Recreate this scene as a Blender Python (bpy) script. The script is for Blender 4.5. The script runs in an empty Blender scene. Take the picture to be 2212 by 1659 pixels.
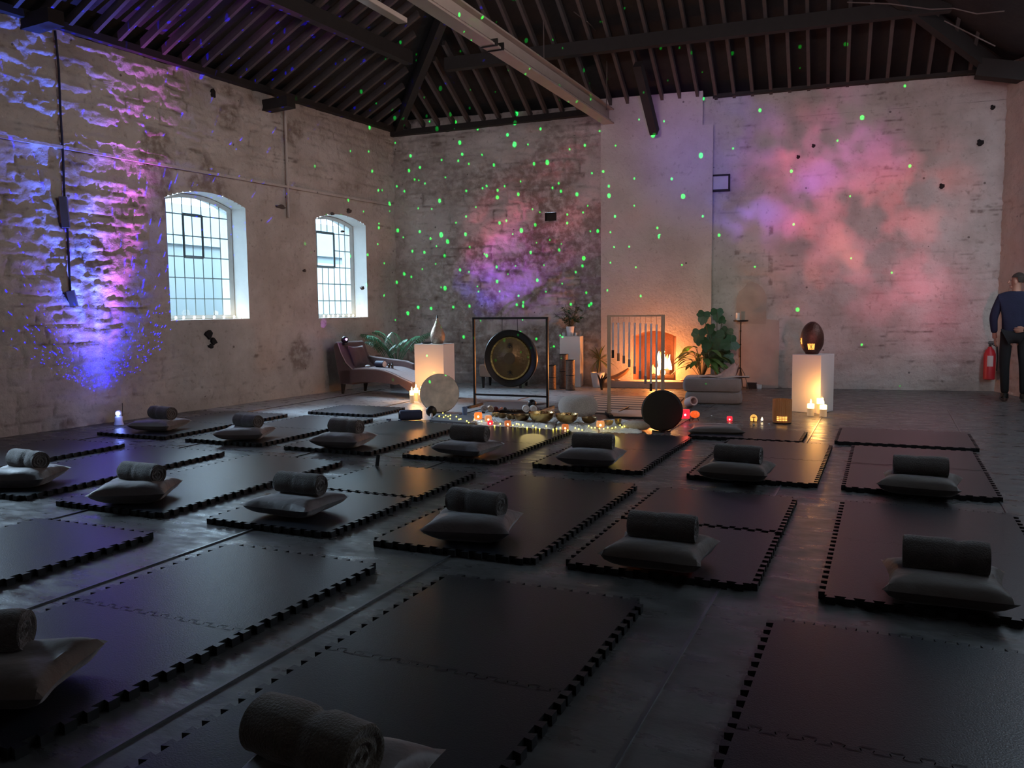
import bpy, math, random
import numpy as np
from mathutils import Vector, Matrix
random.seed(7)
SC = bpy.context.scene
COL = SC.collection
PI = math.pi

# ------------------------------------------------------------------ camera
CAM = Vector((0, 0, 1.39))
FPX = 1793.55
RX = Vector((0.91160639, 0.41092874, -0.01055332))
RY = Vector((-0.02729459, 0.08612707, 0.9959102))
RF = Vector((-0.41015705, 0.90759005, -0.08973012))
cd = bpy.data.cameras.new('camera'); cam = bpy.data.objects.new('camera', cd); COL.objects.link(cam)
cd.sensor_width = 36; cd.lens = FPX / 2212 * 36; cd.clip_start = .05; cd.clip_end = 200
cam.matrix_world = Matrix.Translation(CAM) @ Matrix((RX, RY, -RF)).transposed().to_4x4()
SC.camera = cam

# ------------------------------------------------------------------ light set-up
SC.view_settings.view_transform = 'Standard'; SC.view_settings.look = 'None'
SC.view_settings.exposure = 0.0; SC.view_settings.gamma = 1.0; SC.view_settings.use_curve_mapping = False
W = bpy.data.worlds.new('overcast_sky'); SC.world = W; W.use_nodes = True
W.node_tree.nodes['Background'].inputs[0].default_value = (.60, .80, 1.0, 1)
W.node_tree.nodes['Background'].inputs[1].default_value = 6.0
SC.cycles.max_bounces = 6; SC.cycles.diffuse_bounces = 3; SC.cycles.glossy_bounces = 3
SC.cycles.transmission_bounces = 4; SC.cycles.transparent_max_bounces = 8
SC.cycles.sample_clamp_indirect = 3.0; SC.cycles.caustics_reflective = False; SC.cycles.caustics_refractive = False

def sun(name, energy, color, direction, angle):
    l = bpy.data.lights.new(name, 'SUN'); l.energy = energy; l.color = color; l.angle = angle
    o = bpy.data.objects.new(name, l); COL.objects.link(o)
    o.rotation_euler = Vector(direction).to_track_quat('-Z', 'Y').to_euler(); return o
# bright overcast daylight falling in low through the windows of the left wall
sun('daylight', 24.0, (.60, .78, 1.0), (.80, -.16, -.58), math.radians(40))

def area(name, energy, color, loc, direction, sx, sy, spread=PI):
    l = bpy.data.lights.new(name, 'AREA'); l.shape = 'RECTANGLE'; l.size = sx; l.size_y = sy
    l.energy = energy; l.color = color; l.spread = spread
    o = bpy.data.objects.new(name, l); COL.objects.link(o); o.location = loc
    o.rotation_euler = Vector(direction).to_track_quat('-Z', 'Z').to_euler(); return o
def point(name, energy, color, loc, rad=.02):
    l = bpy.data.lights.new(name, 'POINT'); l.energy = energy; l.color = color; l.shadow_soft_size = rad
    o = bpy.data.objects.new(name, l); COL.objects.link(o); o.location = loc; return o
# unseen fill lamps added behind the camera and at the side to brighten the walls, and the lit doorway on the right
area('rear_fill_light', 38, (1.0, .80, .84), (-3.0, -5.2, 4.4), (-.0, 1, .035), 5.0, .8, math.radians(42))
area('side_fill_light', 44, (1.0, .84, .80), (2.95, 4.6, 4.1), (-1, .42, .0), 3.0, .8, math.radians(62))
area('doorway_light', 5, (.70, .88, 1.0), (2.75, 11.3, 1.9), (-.30, 1, -.05), .5, 1.8, 1.3)

# ------------------------------------------------------------------ projections helpers (pixel of the photo -> point in the room)
def ray(px, py): return RX * ((px - 1106) / FPX) + RY * ((829.5 - py) / FPX) + RF
def F(px, py, z=0.0):
    d = ray(px, py); return CAM + d * ((z - CAM.z) / d.z)
def PL(px, py, p0, n):
    d = ray(px, py); n = Vector(n); return CAM + d * ((Vector(p0) - CAM).dot(n) / d.dot(n))
def facing(p): return math.atan2(-p[0], p[1])
BL = Vector((-8.64, 13.77, 0)); BANG = math.atan2(1.46, 10.24)
BE = Vector((math.cos(BANG), math.sin(BANG), 0)); BN = Vector((math.sin(BANG), -math.cos(BANG), 0))
LE = Vector((-.5, -7.65, 0)).normalized(); LN = Vector((-LE.y, LE.x, 0))
def BW(u, out, z): return BL + BE * u + BN * out + Vector((0, 0, z))
def LW(v, out, z): return BL + LE * v + LN * out + Vector((0, 0, z))
def bwuv(px, py, out=0):
    p = PL(px, py, BL + BN * out, BN) - BL; return p.dot(BE), p.z
def lwuv(px, py, out=0):
    p = PL(px, py, BL + LN * out, LN) - BL; return p.dot(LE), p.z

# ------------------------------------------------------------------ gobo projectors
def gobo(name, loc, aim, energy, blobs, base, spread=1.5, norm=0, mask=None, dots=None, nscale=5.0, warp=.10, contrast=(.25, .75)):
    """a galaxy projector: a spot lamp whose slide is a cloud pattern plus laser points"""
    l = bpy.data.lights.new(name, 'SPOT'); l.energy = energy; l.spot_size = spread; l.spot_blend = .35; l.shadow_soft_size = 0.003
    o = bpy.data.objects.new(name, l); COL.objects.link(o); o.location = loc
    q = (Vector(aim) - Vector(loc)).to_track_quat('-Z', 'Y'); o.rotation_euler = q.to_euler()
    qi = q.inverted()
    def loc2(p):
        d = qi @ (Vector(p) - Vector(loc)); return d.x / d.z, d.y / d.z
    l.use_nodes = True; nt = l.node_tree; N = nt.nodes; L = nt.links; em = N['Emission']
    def M(op, a, b=None, c=None, clamp=False):
        n = N.new('ShaderNodeMath'); n.operation = op; n.use_clamp = clamp
        for i, x in enumerate((a, b, c)):
            if x is None: continue
            if isinstance(x, (int, float)): n.inputs[i].default_value = x
            else: L.new(x, n.inputs[i])
        return n.outputs[0]
    def V(op, a, b):
        n = N.new('ShaderNodeVectorMath'); n.operation = op
        for i, x in enumerate((a, b)):
            if isinstance(x, tuple): n.inputs[i].default_value = x
            else: L.new(x, n.inputs[i])
        return n
    tc = N.new('ShaderNodeTexCoord'); sp = N.new('ShaderNodeSeparateXYZ'); L.new(tc.outputs['Normal'], sp.inputs[0])
    cx = N.new('ShaderNodeCombineXYZ'); L.new(M('DIVIDE', sp.outputs[0], sp.outputs[2]), cx.inputs[0]); L.new(M('DIVIDE', sp.outputs[1], sp.outputs[2]), cx.inputs[1])
    P = cx.outputs[0]
    nz = N.new('ShaderNodeTexNoise'); nz.noise_dimensions = '2D'; nz.inputs['Scale'].default_value = nscale; nz.inputs['Detail'].default_value = 3
    L.new(P, nz.inputs['Vector'])
    wv = V('SCALE', V('SUBTRACT', nz.outputs['Color'], (.5, .5, .5)).outputs[0], (0, 0, 0)); wv.inputs['Scale'].default_value = warp * 4
    PW = V('ADD', P, wv.outputs[0]).outputs[0]
    mr = N.new('ShaderNodeMapRange'); mr.interpolation_type = 'SMOOTHSTEP'
    nz2 = N.new('ShaderNodeTexNoise'); nz2.noise_dimensions = '2D'; nz2.inputs['Scale'].default_value = nscale * 2.3; nz2.inputs['Detail'].default_value = 3
    L.new(P, nz2.inputs['Vector'])
    L.new(nz2.outputs['Fac'], mr.inputs[0]); mr.inputs[1].default_value = contrast[0]; mr.inputs[2].default_value = contrast[1]
    acc = None
    for (pt, rad, col, use_noise) in blobs:
        x, y = loc2(pt); d0 = (Vector(pt) - Vector(loc)).length
        r = rad / d0 / abs((qi @ (Vector(pt) - Vector(loc))).normalized().z)
        ds = V('DISTANCE', PW if use_noise else P, (x, y, 0)).outputs['Value']
        f = M('SUBTRACT', 1.0, M('DIVIDE', ds, r), clamp=True); f = M('MULTIPLY', f, M('MULTIPLY', f, M('SUBTRACT', 3.0, M('MULTIPLY', f, 2.0))))
        if use_noise: f = M('MULTIPLY', f, mr.outputs[0])
        if norm: col = k(col, (d0 / norm) ** 2)
        s = V('SCALE', tuple(col), (0, 0, 0)); L.new(f, s.inputs['Scale'])
        acc = s.outputs[0] if acc is None else V('ADD', acc, s.outputs[0]).outputs[0]
    acc = V('ADD', acc, tuple(base)).outputs[0] if acc is not None else None
    for (scale, rad, thr, col, centre, reach, stretch) in (dots or []):
        mp = V('MULTIPLY', P, (scale * stretch[0], scale * stretch[1], 1)).outputs[0]
        vo = N.new('ShaderNodeTexVoronoi'); vo.voronoi_dimensions = '2D'; vo.inputs['Scale'].default_value = 1.0; L.new(mp, vo.inputs['Vector'])
        sc = N.new('ShaderNodeSeparateColor'); L.new(vo.outputs['Color'], sc.inputs[0])
        x, y = loc2(centre); d0 = (Vector(centre) - Vector(loc)).length
        fall = M('SUBTRACT', 1.0, M('DIVIDE', V('DISTANCE', P, (x, y, 0)).outputs['Value'], reach / d0), clamp=True)
        keep = M('LESS_THAN', sc.outputs[0], M('MULTIPLY', fall, thr))
        rr = M('MULTIPLY', M('ADD', .45, M('MULTIPLY', sc.outputs[1], M('MULTIPLY', sc.outputs[1], .9))), rad)
        on = M('MULTIPLY', M('LESS_THAN', vo.outputs['Distance'], rr), keep)
        s = V('SCALE', tuple(col), (0, 0, 0)); L.new(on, s.inputs['Scale'])
        acc = V('ADD', acc, s.outputs[0]).outputs[0]
    if mask:                                        # cut-off added to keep the projection off the floor: nothing below the foot of the wall
        y0, y1 = loc2(mask[0])[1], loc2(mask[1])[1]; s2 = N.new('ShaderNodeSeparateXYZ'); L.new(P, s2.inputs[0])
        mm = N.new('ShaderNodeMapRange'); L.new(s2.outputs[1], mm.inputs[0]); mm.inputs[1].default_value = y0; mm.inputs[2].default_value = y1
        v2 = V('SCALE', acc, (0, 0, 0)); L.new(mm.outputs[0], v2.inputs['Scale']); acc = v2.outputs[0]
    L.new(acc, em.inputs[0]); em.inputs[1].default_value = 1
    return o
def bp(px, py): u, z = bwuv(px, py, .05); return BW(u, .05, z)
def lp(px, py): v, z = lwuv(px, py, .02); return LW(v, .02, z)
PINK = (1.0, .13, .28); RED = (1.0, .12, .12); BLUE = (.05, .06, 1.0); VIO = (.48, .09, 1.0); GRN = (.20, .55, .25); ORA = (1.0, .34, .12); CYA = (.055, .16, 1.0)
def k(c, s): return tuple(x * s for x in c)
# galaxy projector on the headrest of the chaise: pink and blue cloud and the green laser points of the end wall
gobo('chaise_projector_light', F(742, 846) + Vector((.05, -.05, .86)), bp(1400, 430), 700,
     [(bp(1130, 450), .95, k(PINK, .55), True), (bp(1080, 520), 1.0, k(PINK, .55), True), (bp(1215, 500), .8, k(RED, .55), True),
      (bp(1060, 600), .85, k(BLUE, .9), True), (bp(1120, 610), .75, k(VIO, .45), False), (bp(1130, 530), 1.7, k(PINK, .13), False),
      (bp(1200, 640), 1.3, k(VIO, .12), False)], (0, 0, 0), spread=2.6, nscale=4.0, warp=.05)
# galaxy projector standing on the floor behind the camera, thrown on the right half of the end wall
GP = Vector((.9, .9, 1.15))
gobo('floor_projector_light', GP, bp(1650, 420), 4600,
     [(bp(1820, 330), 1.1, k(VIO, .55), True), (bp(1790, 270), .9, k(PINK, .35), True), (bp(1700, 330), 1.1, k(PINK, .75), True),
      (bp(1690, 318), .35, k(RED, 1.0), True), (bp(1620, 300), .9, k(BLUE, .6), True), (bp(1840, 420), 1.5, k(PINK, .62), True),
      (bp(1780, 520), 1.6, k(PINK, .50), True), (bp(1970, 420), 1.3, k(RED, .75), True), (bp(1950, 600), 1.1, k(PINK, .55), True),
      (bp(1820, 535), .5, k(ORA, .65), True), (bp(1740, 600), .6, k(ORA, .35), True), (bp(1640, 470), .8, k(VIO, .9), True),
      (bp(1690, 500), .6, k(RED, .9), True), (bp(1590, 430), .7, k(CYA, .8), True), (bp(1500, 360), 1.3, k(BLUE, .42), False),
      (bp(1450, 260), 1.6, k(VIO, .22), False), (bp(1750, 385), .5, k(BLUE, .9), True), (bp(1590, 620), 1.3, k(GRN, .22), False),
      (bp(1960, 320), 3.6, k(RED, .10), False), (bp(1800, 620), 3.2, k(PINK, .085), False), (bp(1730, 470), 2.2, k(PINK, .10), False),
      (bp(1650, 400), 1.8, k(BLUE, .10), False), (bp(1900, 760), 3.2, k((1, .30, .34), .075), False), (bp(1700, 730), 2.4, k((1, .34, .34), .05), False), (bp(1990, 640), 1.2, k(PINK, .30), False), (bp(2050, 680), 1.2, k(PINK, .16), False),
      (bp(2050, 500), 2.6, k(RED, .07), False)],
     (.012, .008, .010), spread=1.15, mask=(bp(1650, 850), bp(1650, 760)), nscale=9.0, warp=.022, contrast=(.36, .62),
     dots=[(17, .030, 1.3, (0, 9.0, .4), bp(1500, 330), 7.0, (1.0, .8)), (40, .070, 2.4, (0, 8, .8), bp(1020, 500), 3.4, (1, .7)), (30, .050, 1.9, (0, 8, .8), bp(1050, 420), 5.2, (1, .7))])
# blue galaxy projector on the floor at the foot of the left wall
BPJ = F(257, 919) + Vector((.12, 0, .17))
gobo('blue_projector_light', BPJ, lp(190, 420), 165,
     [(lp(220, 800), .55, k(BLUE, 1.1), False), (lp(225, 720), .7, k(BLUE, 1.3), False), (lp(232, 700), .35, k(VIO, 1.2), True), (lp(150, 560), .9, k(CYA, 1.5), True), (lp(235, 600), .5, k(VIO, 1.7), True),
      (lp(200, 620), 1.1, k(BLUE, .85), False), (lp(130, 450), 1.0, k(CYA, 1.7), True), (lp(265, 430), .7, k((.9, .16, .7), 1.9), True), (lp(130, 340), 1.2, k(CYA, 1.5), True),
      (lp(280, 280), .9, k((.9, .2, .6), 1.2), True), (lp(170, 150), 1.3, k(CYA, 1.25), True), (lp(310, 200), .9, k(VIO, .8), True), (lp(60, 100), 1.3, k(CYA, 1.1), True),
      (lp(230, 480), 1.9, k(BLUE, .62), False), (lp(70, 400), 1.5, k(VIO, .16), False), (lp(130, 220), 2.4, k((.5, .3, 1), .22), False),
      ((-7.6, 8.0, 5.5), 1.6, k(VIO, .9), True), ((-7.2, 9.5, 5.5), 1.6, k((.8, .16, .8), .7), True), ((-7.9, 6.6, 5.3), 1.5, k(BLUE, 1.3), True)],
     (.003, .002, .010), spread=2.7, nscale=2.2, warp=.05, contrast=(.32, .60), norm=2.2,
     dots=[(26, .14, 1.0, (0, 0, 45), lp(220, 430), 3.6, (1, 1))])

# ------------------------------------------------------------------ materials
def nodes(m): m.use_nodes = True; return m.node_tree.nodes, m.node_tree.links
MATS = {}
def mat(name, col, rough=.6, metal=0.0, var=.15, scale=8.0, bump=0.0, bscale=40.0, sheen=0.0, spec=.5, trans=0, emis=None, estr=0, coat=0, subs=0):
    if name in MATS: return MATS[name]
    m = bpy.data.materials.new(name); N, L = nodes(m); b = N['Principled BSDF']
    tc = N.new('ShaderNodeTexCoord')
    nz = N.new('ShaderNodeTexNoise'); nz.inputs['Scale'].default_value = scale; nz.inputs['Detail'].default_value = 4; L.new(tc.outputs['Object'], nz.inputs['Vector'])
    mx = N.new('ShaderNodeMix'); mx.data_type = 'RGBA'
    mx.inputs[6].default_value = tuple(c * (1 - var) for c in col) + (1,); mx.inputs[7].default_value = tuple(min(1, c * (1 + var)) for c in col) + (1,)
    L.new(nz.outputs['Fac'], mx.inputs[0]); L.new(mx.outputs[2], b.inputs['Base Color'])
    b.inputs['Roughness'].default_value = rough; b.inputs['Metallic'].default_value = metal; b.inputs['Specular IOR Level'].default_value = spec
    b.inputs['Sheen Weight'].default_value = sheen; b.inputs['Transmission Weight'].default_value = trans; b.inputs['Coat Weight'].default_value = coat
    if subs: b.inputs['Subsurface Weight'].default_value = subs; b.inputs['Subsurface Radius'].default_value = (.02, .008, .003)
    if emis: b.inputs['Emission Color'].default_value = tuple(emis) + (1,); b.inputs['Emission Strength'].default_value = estr
    if bump:
        n2 = N.new('ShaderNodeTexNoise'); n2.inputs['Scale'].default_value = bscale; n2.inputs['Detail'].default_value = 5; L.new(tc.outputs['Object'], n2.inputs['Vector'])
        bm = N.new('ShaderNodeBump'); bm.inputs['Strength'].default_value = bump; bm.inputs['Distance'].default_value = .02
        L.new(n2.outputs['Fac'], bm.inputs['Height']); L.new(bm.outputs[0], b.inputs['Normal'])
    MATS[name] = m; return m
def whitewash(name, light, dark, streak=0.0, dirt=(.20, .15, .12)):
    """lime-washed rubble stone; 'peel' and 'joint' are worn-off paint and mortar joints stored on the mesh"""
    m = bpy.data.materials.new(name); N, L = nodes(m); b = N['Principled BSDF']
    g = N.new('ShaderNodeNewGeometry')
    mp = N.new('ShaderNodeMapping'); mp.inputs['Scale'].default_value = (1, 1, 1 + 2 * streak); L.new(g.outputs['Position'], mp.inputs[0])
    def noise(s, d=5, src=mp.outputs[0]):
        n = N.new('ShaderNodeTexNoise'); n.inputs['Scale'].default_value = s; n.inputs['Detail'].default_value = d; n.inputs['Roughness'].default_value = .62; L.new(src, n.inputs['Vector']); return n.outputs['Fac']
    def ramp(x, a, c):
        r = N.new('ShaderNodeMapRange'); r.interpolation_type = 'SMOOTHSTEP'; L.new(x, r.inputs[0]); r.inputs[1].default_value = a; r.inputs[2].default_value = c; return r.outputs[0]
    def mixc(f, a, c):
        x = N.new('ShaderNodeMix'); x.data_type = 'RGBA'
        if isinstance(f, float): x.inputs[0].default_value = f
        else: L.new(f, x.inputs[0])
        for i, v in ((6, a), (7, c)):
            if isinstance(v, tuple): x.inputs[i].default_value = v + (1,)
            else: L.new(v, x.inputs[i])
        return x.outputs[2]
    def mul(a, c):
        n = N.new('ShaderNodeMath'); n.operation = 'MULTIPLY'
        for i, v in enumerate((a, c)):
            if isinstance(v, float): n.inputs[i].default_value = v
            else: L.new(v, n.inputs[i])
        return n.outputs[0]
    c = mixc(ramp(noise(1.3), .35, .7), light, dark)
    c = mixc(mul(ramp(noise(14, 6), .55, .75), .5), c, dirt)
    at = N.new('ShaderNodeAttribute'); at.attribute_name = 'peel'
    c = mixc(mul(at.outputs['Fac'], ramp(noise(9, 6), .30, .62)), c, dirt)
    aj = N.new('ShaderNodeAttribute'); aj.attribute_name = 'joint'
    c = mixc(mul(aj.outputs['Fac'], ramp(noise(3.5, 3), .42, .66)), c, tuple(x * .6 for x in dirt))
    v = N.new('ShaderNodeTexVoronoi'); v.inputs['Scale'].default_value = 2.6; L.new(g.outputs['Position'], v.inputs['Vector'])
    lt = N.new('ShaderNodeMath'); lt.operation = 'LESS_THAN'; L.new(v.outputs['Distance'], lt.inputs[0]); lt.inputs[1].default_value = .045
    c = mixc(mul(lt.outputs[0], .7), c, (.06, .045, .04))
    L.new(c, b.inputs['Base Color']); b.inputs['Roughness'].default_value = .72; b.inputs['Specular IOR Level'].default_value = .3
    bm = N.new('ShaderNodeBump'); bm.inputs['Strength'].default_value = .55; bm.inputs['Distance'].default_value = .03
    L.new(noise(22, 7), bm.inputs['Height']); L.new(bm.outputs[0], b.inputs['Normal'])
    return m
M_WALL = whitewash('whitewashed_stone', (.58, .53, .49), (.43, .38, .34))
M_PLAS = whitewash('smooth_limewash', (.60, .54, .50), (.50, .44, .40), dirt=(.30, .24, .21))
M_FLOOR = None
def floor_mat():
    m = bpy.data.materials.new('worn_daylit_grey_floor'); N, L = nodes(m); b = N['Principled BSDF']
    g = N.new('ShaderNodeNewGeometry')
    mp = N.new('ShaderNodeMapping'); mp.inputs['Scale'].default_value = (1.0, 2.2, 1); L.new(g.outputs['Position'], mp.inputs[0])
    def noise(s, d=6):
        n = N.new('ShaderNodeTexNoise'); n.inputs['Scale'].default_value = s; n.inputs['Detail'].default_value = d; n.inputs['Roughness'].default_value = .65; L.new(mp.outputs[0], n.inputs['Vector']); return n.outputs['Fac']
    mx = N.new('ShaderNodeMix'); mx.data_type = 'RGBA'; mx.inputs[6].default_value = (.058, .056, .055, 1); mx.inputs[7].default_value = (.13, .126, .122, 1)
    r0 = N.new('ShaderNodeMapRange'); L.new(noise(2.2), r0.inputs[0]); r0.inputs[1].default_value = .35; r0.inputs[2].default_value = .68
    L.new(r0.outputs[0], mx.inputs[0])
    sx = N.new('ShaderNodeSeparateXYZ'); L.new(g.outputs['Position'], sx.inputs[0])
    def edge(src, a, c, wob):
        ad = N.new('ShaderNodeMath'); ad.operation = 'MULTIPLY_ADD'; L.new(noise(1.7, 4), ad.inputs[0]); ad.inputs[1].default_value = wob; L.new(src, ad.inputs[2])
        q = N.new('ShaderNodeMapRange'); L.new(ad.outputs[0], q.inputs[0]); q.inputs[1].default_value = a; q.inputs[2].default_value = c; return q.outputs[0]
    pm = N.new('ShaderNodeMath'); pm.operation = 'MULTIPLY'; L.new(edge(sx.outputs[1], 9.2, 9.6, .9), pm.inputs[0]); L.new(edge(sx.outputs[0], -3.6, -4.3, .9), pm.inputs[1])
    m2 = N.new('ShaderNodeMix'); m2.data_type = 'RGBA'; L.new(pm.outputs[0], m2.inputs[0]); L.new(mx.outputs[2], m2.inputs[6]); m2.inputs[7].default_value = (.40, .41, .42, 1)  # paler patch by the left wall: wear plus window daylight put into the colour
    L.new(m2.outputs[2], b.inputs['Base Color'])
    rr = N.new('ShaderNodeMapRange'); L.new(noise(4.0), rr.inputs[0]); rr.inputs[1].default_value = .36; rr.inputs[2].default_value = .64; rr.inputs[3].default_value = .22; rr.inputs[4].default_value = .46
    L.new(rr.outputs[0], b.inputs['Roughness'])
    bm = N.new('ShaderNodeBump'); bm.inputs['Strength'].default_value = .30; bm.inputs['Distance'].default_value = .01
    L.new(noise(6, 8), bm.inputs['Height']); L.new(bm.outputs[0], b.inputs['Normal'])
    return m
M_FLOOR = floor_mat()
M_FOAM = mat('charcoal_foam_top', (.020, .022, .028), .31, var=.12, scale=3, bump=.10, bscale=160, spec=.32)
M_FOAMS = mat('black_foam_edge', (.010, .010, .011), .7, var=.2)
M_PIL = mat('mushroom_satin_cushion', (.115, .088, .082), .48, var=.10, scale=5, bump=.35, bscale=14, sheen=.4)
M_PIL2 = mat('taupe_cushion', (.078, .050, .036), .6, var=.12, scale=5, bump=.3, bscale=14, sheen=.3)
M_BLK = mat('brown_grey_fleece_blanket', (.085, .064, .054), .95, var=.25, scale=60, bump=.5, bscale=140, sheen=.5)
M_BLK2 = mat('sand_fleece_blanket', (.10, .075, .05), .95, var=.25, scale=60, bump=.5, bscale=140, sheen=.5)
M_ROOF = mat('sooty_roof_boards', (.020, .017, .016), .9, var=.5, scale=6, bump=.5, bscale=10)
M_RAFT = mat('old_painted_rafter', (.08, .064, .06), .8, var=.25, scale=9)
M_DARKW = mat('dark_roof_timber', (.022, .018, .016), .85, var=.3)
M_BLACK = mat('black_metal', (.015, .014, .014), .35, metal=.3, var=.1)
M_BEAM = mat('cream_painted_steel', (.40, .32, .27), .24, metal=.0, var=.12, scale=5)
M_WHITE = mat('white_painted_plinth', (.78, .75, .72), .5, var=.03)
M_POT = mat('white_ceramic_pot', (.75, .76, .78), .35, var=.04)
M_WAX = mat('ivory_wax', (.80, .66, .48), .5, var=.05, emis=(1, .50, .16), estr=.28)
M_WAXC = mat('cool_ivory_wax', (.78, .76, .72), .5, var=.05)
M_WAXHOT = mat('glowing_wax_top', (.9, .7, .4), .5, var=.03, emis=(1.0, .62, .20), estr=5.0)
M_FLAME = mat('candle_flame', (1, .7, .3), .5, var=0, emis=(1.0, .70, .26), estr=26)
M_FIRE = mat('fire_flame', (1, .5, .1), .5, var=0, emis=(1.0, .40, .07), estr=4.0)
M_FIREHOT = mat('white_hot_flame', (1, .7, .3), .5, var=0, emis=(1.0, .74, .36), estr=22)
M_FAIRY = mat('fairy_bulb', (1, .9, .3), .5, var=0, emis=(1.0, .80, .07), estr=8)
M_TEA = mat('tealight_glow', (1, .8, .5), .5, var=0, emis=(1.0, .74, .42), estr=9)
M_LEAF = mat('deep_green_leaf', (.035, .10, .035), .42, var=.35, scale=14)
M_LEAF2 = mat('fresh_green_leaf', (.10, .22, .05), .42, var=.35, scale=14)
M_LEAF3 = mat('palm_leaf', (.075, .23, .11), .42, var=.35, scale=14)
M_STEM = mat('brown_green_stem', (.07, .07, .035), .6, var=.2)
M_SOIL = mat('potting_soil', (.03, .02, .015), .95, var=.3)
M_VELV = mat('mauve_velvet', (.11, .062, .062), .8, var=.15, bump=.2, bscale=30, sheen=.3)
M_VELVT = mat('pale_mauve_piping', (.36, .27, .24), .8, var=.1, sheen=.5)
M_GOLD = mat('bronze_gong', (.20, .13, .06), .34, metal=1.0, var=.35, scale=7, bump=.25, bscale=25)
M_GOLDB = mat('polished_brass', (.62, .42, .17), .20, metal=1.0, var=.15, bump=.2, bscale=60)
M_GONGR = mat('dark_gong_rim', (.022, .018, .014), .4, metal=.5, var=.2)
M_SKIN = mat('drum_hide', (.60, .48, .36), .6, var=.6, scale=9)
M_WOODP = mat('pale_pine', (.46, .33, .22), .55, var=.2, scale=6)
M_WOOD = mat('warm_wood', (.30, .15, .07), .5, var=.25, scale=7)
M_ALU = mat('brushed_aluminium', (.72, .70, .74), .30, metal=.35, var=.05)
M_WOOL = mat('cream_knitted_wool', (.45, .39, .33), .9, var=.25, scale=50, bump=.8, bscale=70, sheen=.4)
M_FLUFF = mat('cream_sheepskin', (.75, .70, .62), .95, var=.3, scale=30, bump=1.0, bscale=50, sheen=.6)
M_GREYC = mat('grey_linen_cushion', (.25, .22, .215), .85, var=.12, bump=.3, bscale=120, sheen=.2)
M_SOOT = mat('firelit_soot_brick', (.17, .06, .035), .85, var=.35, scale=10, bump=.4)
M_HEARTH = mat('stone_hearth', (.32, .28, .26), .6, var=.15, scale=5, bump=.3)
M_REDGL = mat('ruby_glass', (.7, .02, .04), .3, var=.1, emis=(1.0, .03, .06), estr=.9)
M_ORGL = mat('orange_glass', (.9, .25, .04), .35, var=.15, emis=(1.0, .20, .03), estr=.85)
M_AMBGL = mat('amber_ribbed_glass', (.42, .22, .11), .22, var=.15, emis=(1.0, .33, .08), estr=.05, coat=.5)
M_EGG = mat('hammered_copper_egg', (.12, .055, .04), .38, metal=.6, var=.5, scale=40, bump=.4, bscale=60)
M_SILV = mat('hammered_champagne_metal', (.42, .33, .25), .4, metal=.8, var=.35, scale=40, bump=.5, bscale=60)
M_BARK = mat('burnished_brown_metal', (.16, .11, .085), .38, metal=.6, var=.5, scale=30, bump=.5, bscale=60)
M_RED = mat('extinguisher_red', (.50, .02, .03), .4, var=.08)
M_LABEL = mat('paper_label', (.62, .52, .50), .7, var=.05)
M_NAVY = mat('navy_knit', (.010, .012, .036), .9, var=.3, bump=.3)
M_TROU = mat('black_trousers', (.006, .005, .006), .9, var=.2)
M_HAIR = mat('dark_brown_hair', (.030, .018, .012), .6, var=.3, bump=.6, bscale=120)
M_HUM = mat('skin', (.42, .22, .15), .55, var=.08)
M_SHOE = mat('black_shoe', (.010, .010, .010), .4, var=.1)
M_WFRAME = mat('grey_green_window_bar', (.16, .22, .22), .6, var=.2)
M_REV = mat('white_window_reveal', (.74, .76, .74), .6, var=.08, scale=8, bump=.2)
M_EXT = mat('pale_outdoor_render', (.31, .355, .36), .9, var=.06, scale=1)
M_EXTD = mat('slate_outdoor_roof', (.25, .30, .33), .9, var=.1, scale=1)
M_NAVYG = mat('dark_blue_fabric', (.03, .035, .07), .7, var=.2)
M_LENSV = mat('violet_projector_lens', (.7, .2, 1), .3, var=0, emis=(.75, .30, 1.0), estr=14)
M_LENSB = mat('blue_projector_lens', (.2, .3, 1), .3, var=0, emis=(.30, .45, 1.0), estr=16)
M_RUG = None
def rug_mat():
    m = bpy.data.materials.new('striped_flatweave'); N, L = nodes(m); b = N['Principled BSDF']
    tc = N.new('ShaderNodeTexCoord'); w = N.new('ShaderNodeTexWave'); w.bands_direction = 'Y'; w.inputs['Scale'].default_value = 1.15; w.inputs['Distortion'].default_value = .15
    L.new(tc.outputs['Object'], w.inputs['Vector']); r = N.new('ShaderNodeValToRGB'); r.color_ramp.interpolation = 'CONSTANT'
    r.color_ramp.elements[0].color = (.07, .045, .04, 1); r.color_ramp.elements[1].position = .62; r.color_ramp.elements[1].color = (.42, .30, .22, 1)
    e = r.color_ramp.elements.new(.35); e.color = (.16, .10, .08, 1)
    L.new(w.outputs['Fac'], r.inputs[0]); L.new(r.outputs[0], b.inputs['Base Color']); b.inputs['Roughness'].default_value = .9
    return m
M_RUG = rug_mat()
def glass_mat():
    m = bpy.data.materials.new('old_window_glass'); N, L = nodes(m); N.remove(N['Principled BSDF']); o = N['Material Output']
    t = N.new('ShaderNodeBsdfTransparent'); t.inputs[0].default_value = (.90, .97, .98, 1)
    g = N.new('ShaderNodeBsdfGlossy'); g.inputs['Roughness'].default_value = .08
    x = N.new('ShaderNodeMixShader'); x.inputs[0].default_value = .06; L.new(t.outputs[0], x.inputs[1]); L.new(g.outputs[0], x.inputs[2]); L.new(x.outputs[0], o.inputs[0]); return m
M_GLASS = glass_mat()

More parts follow.
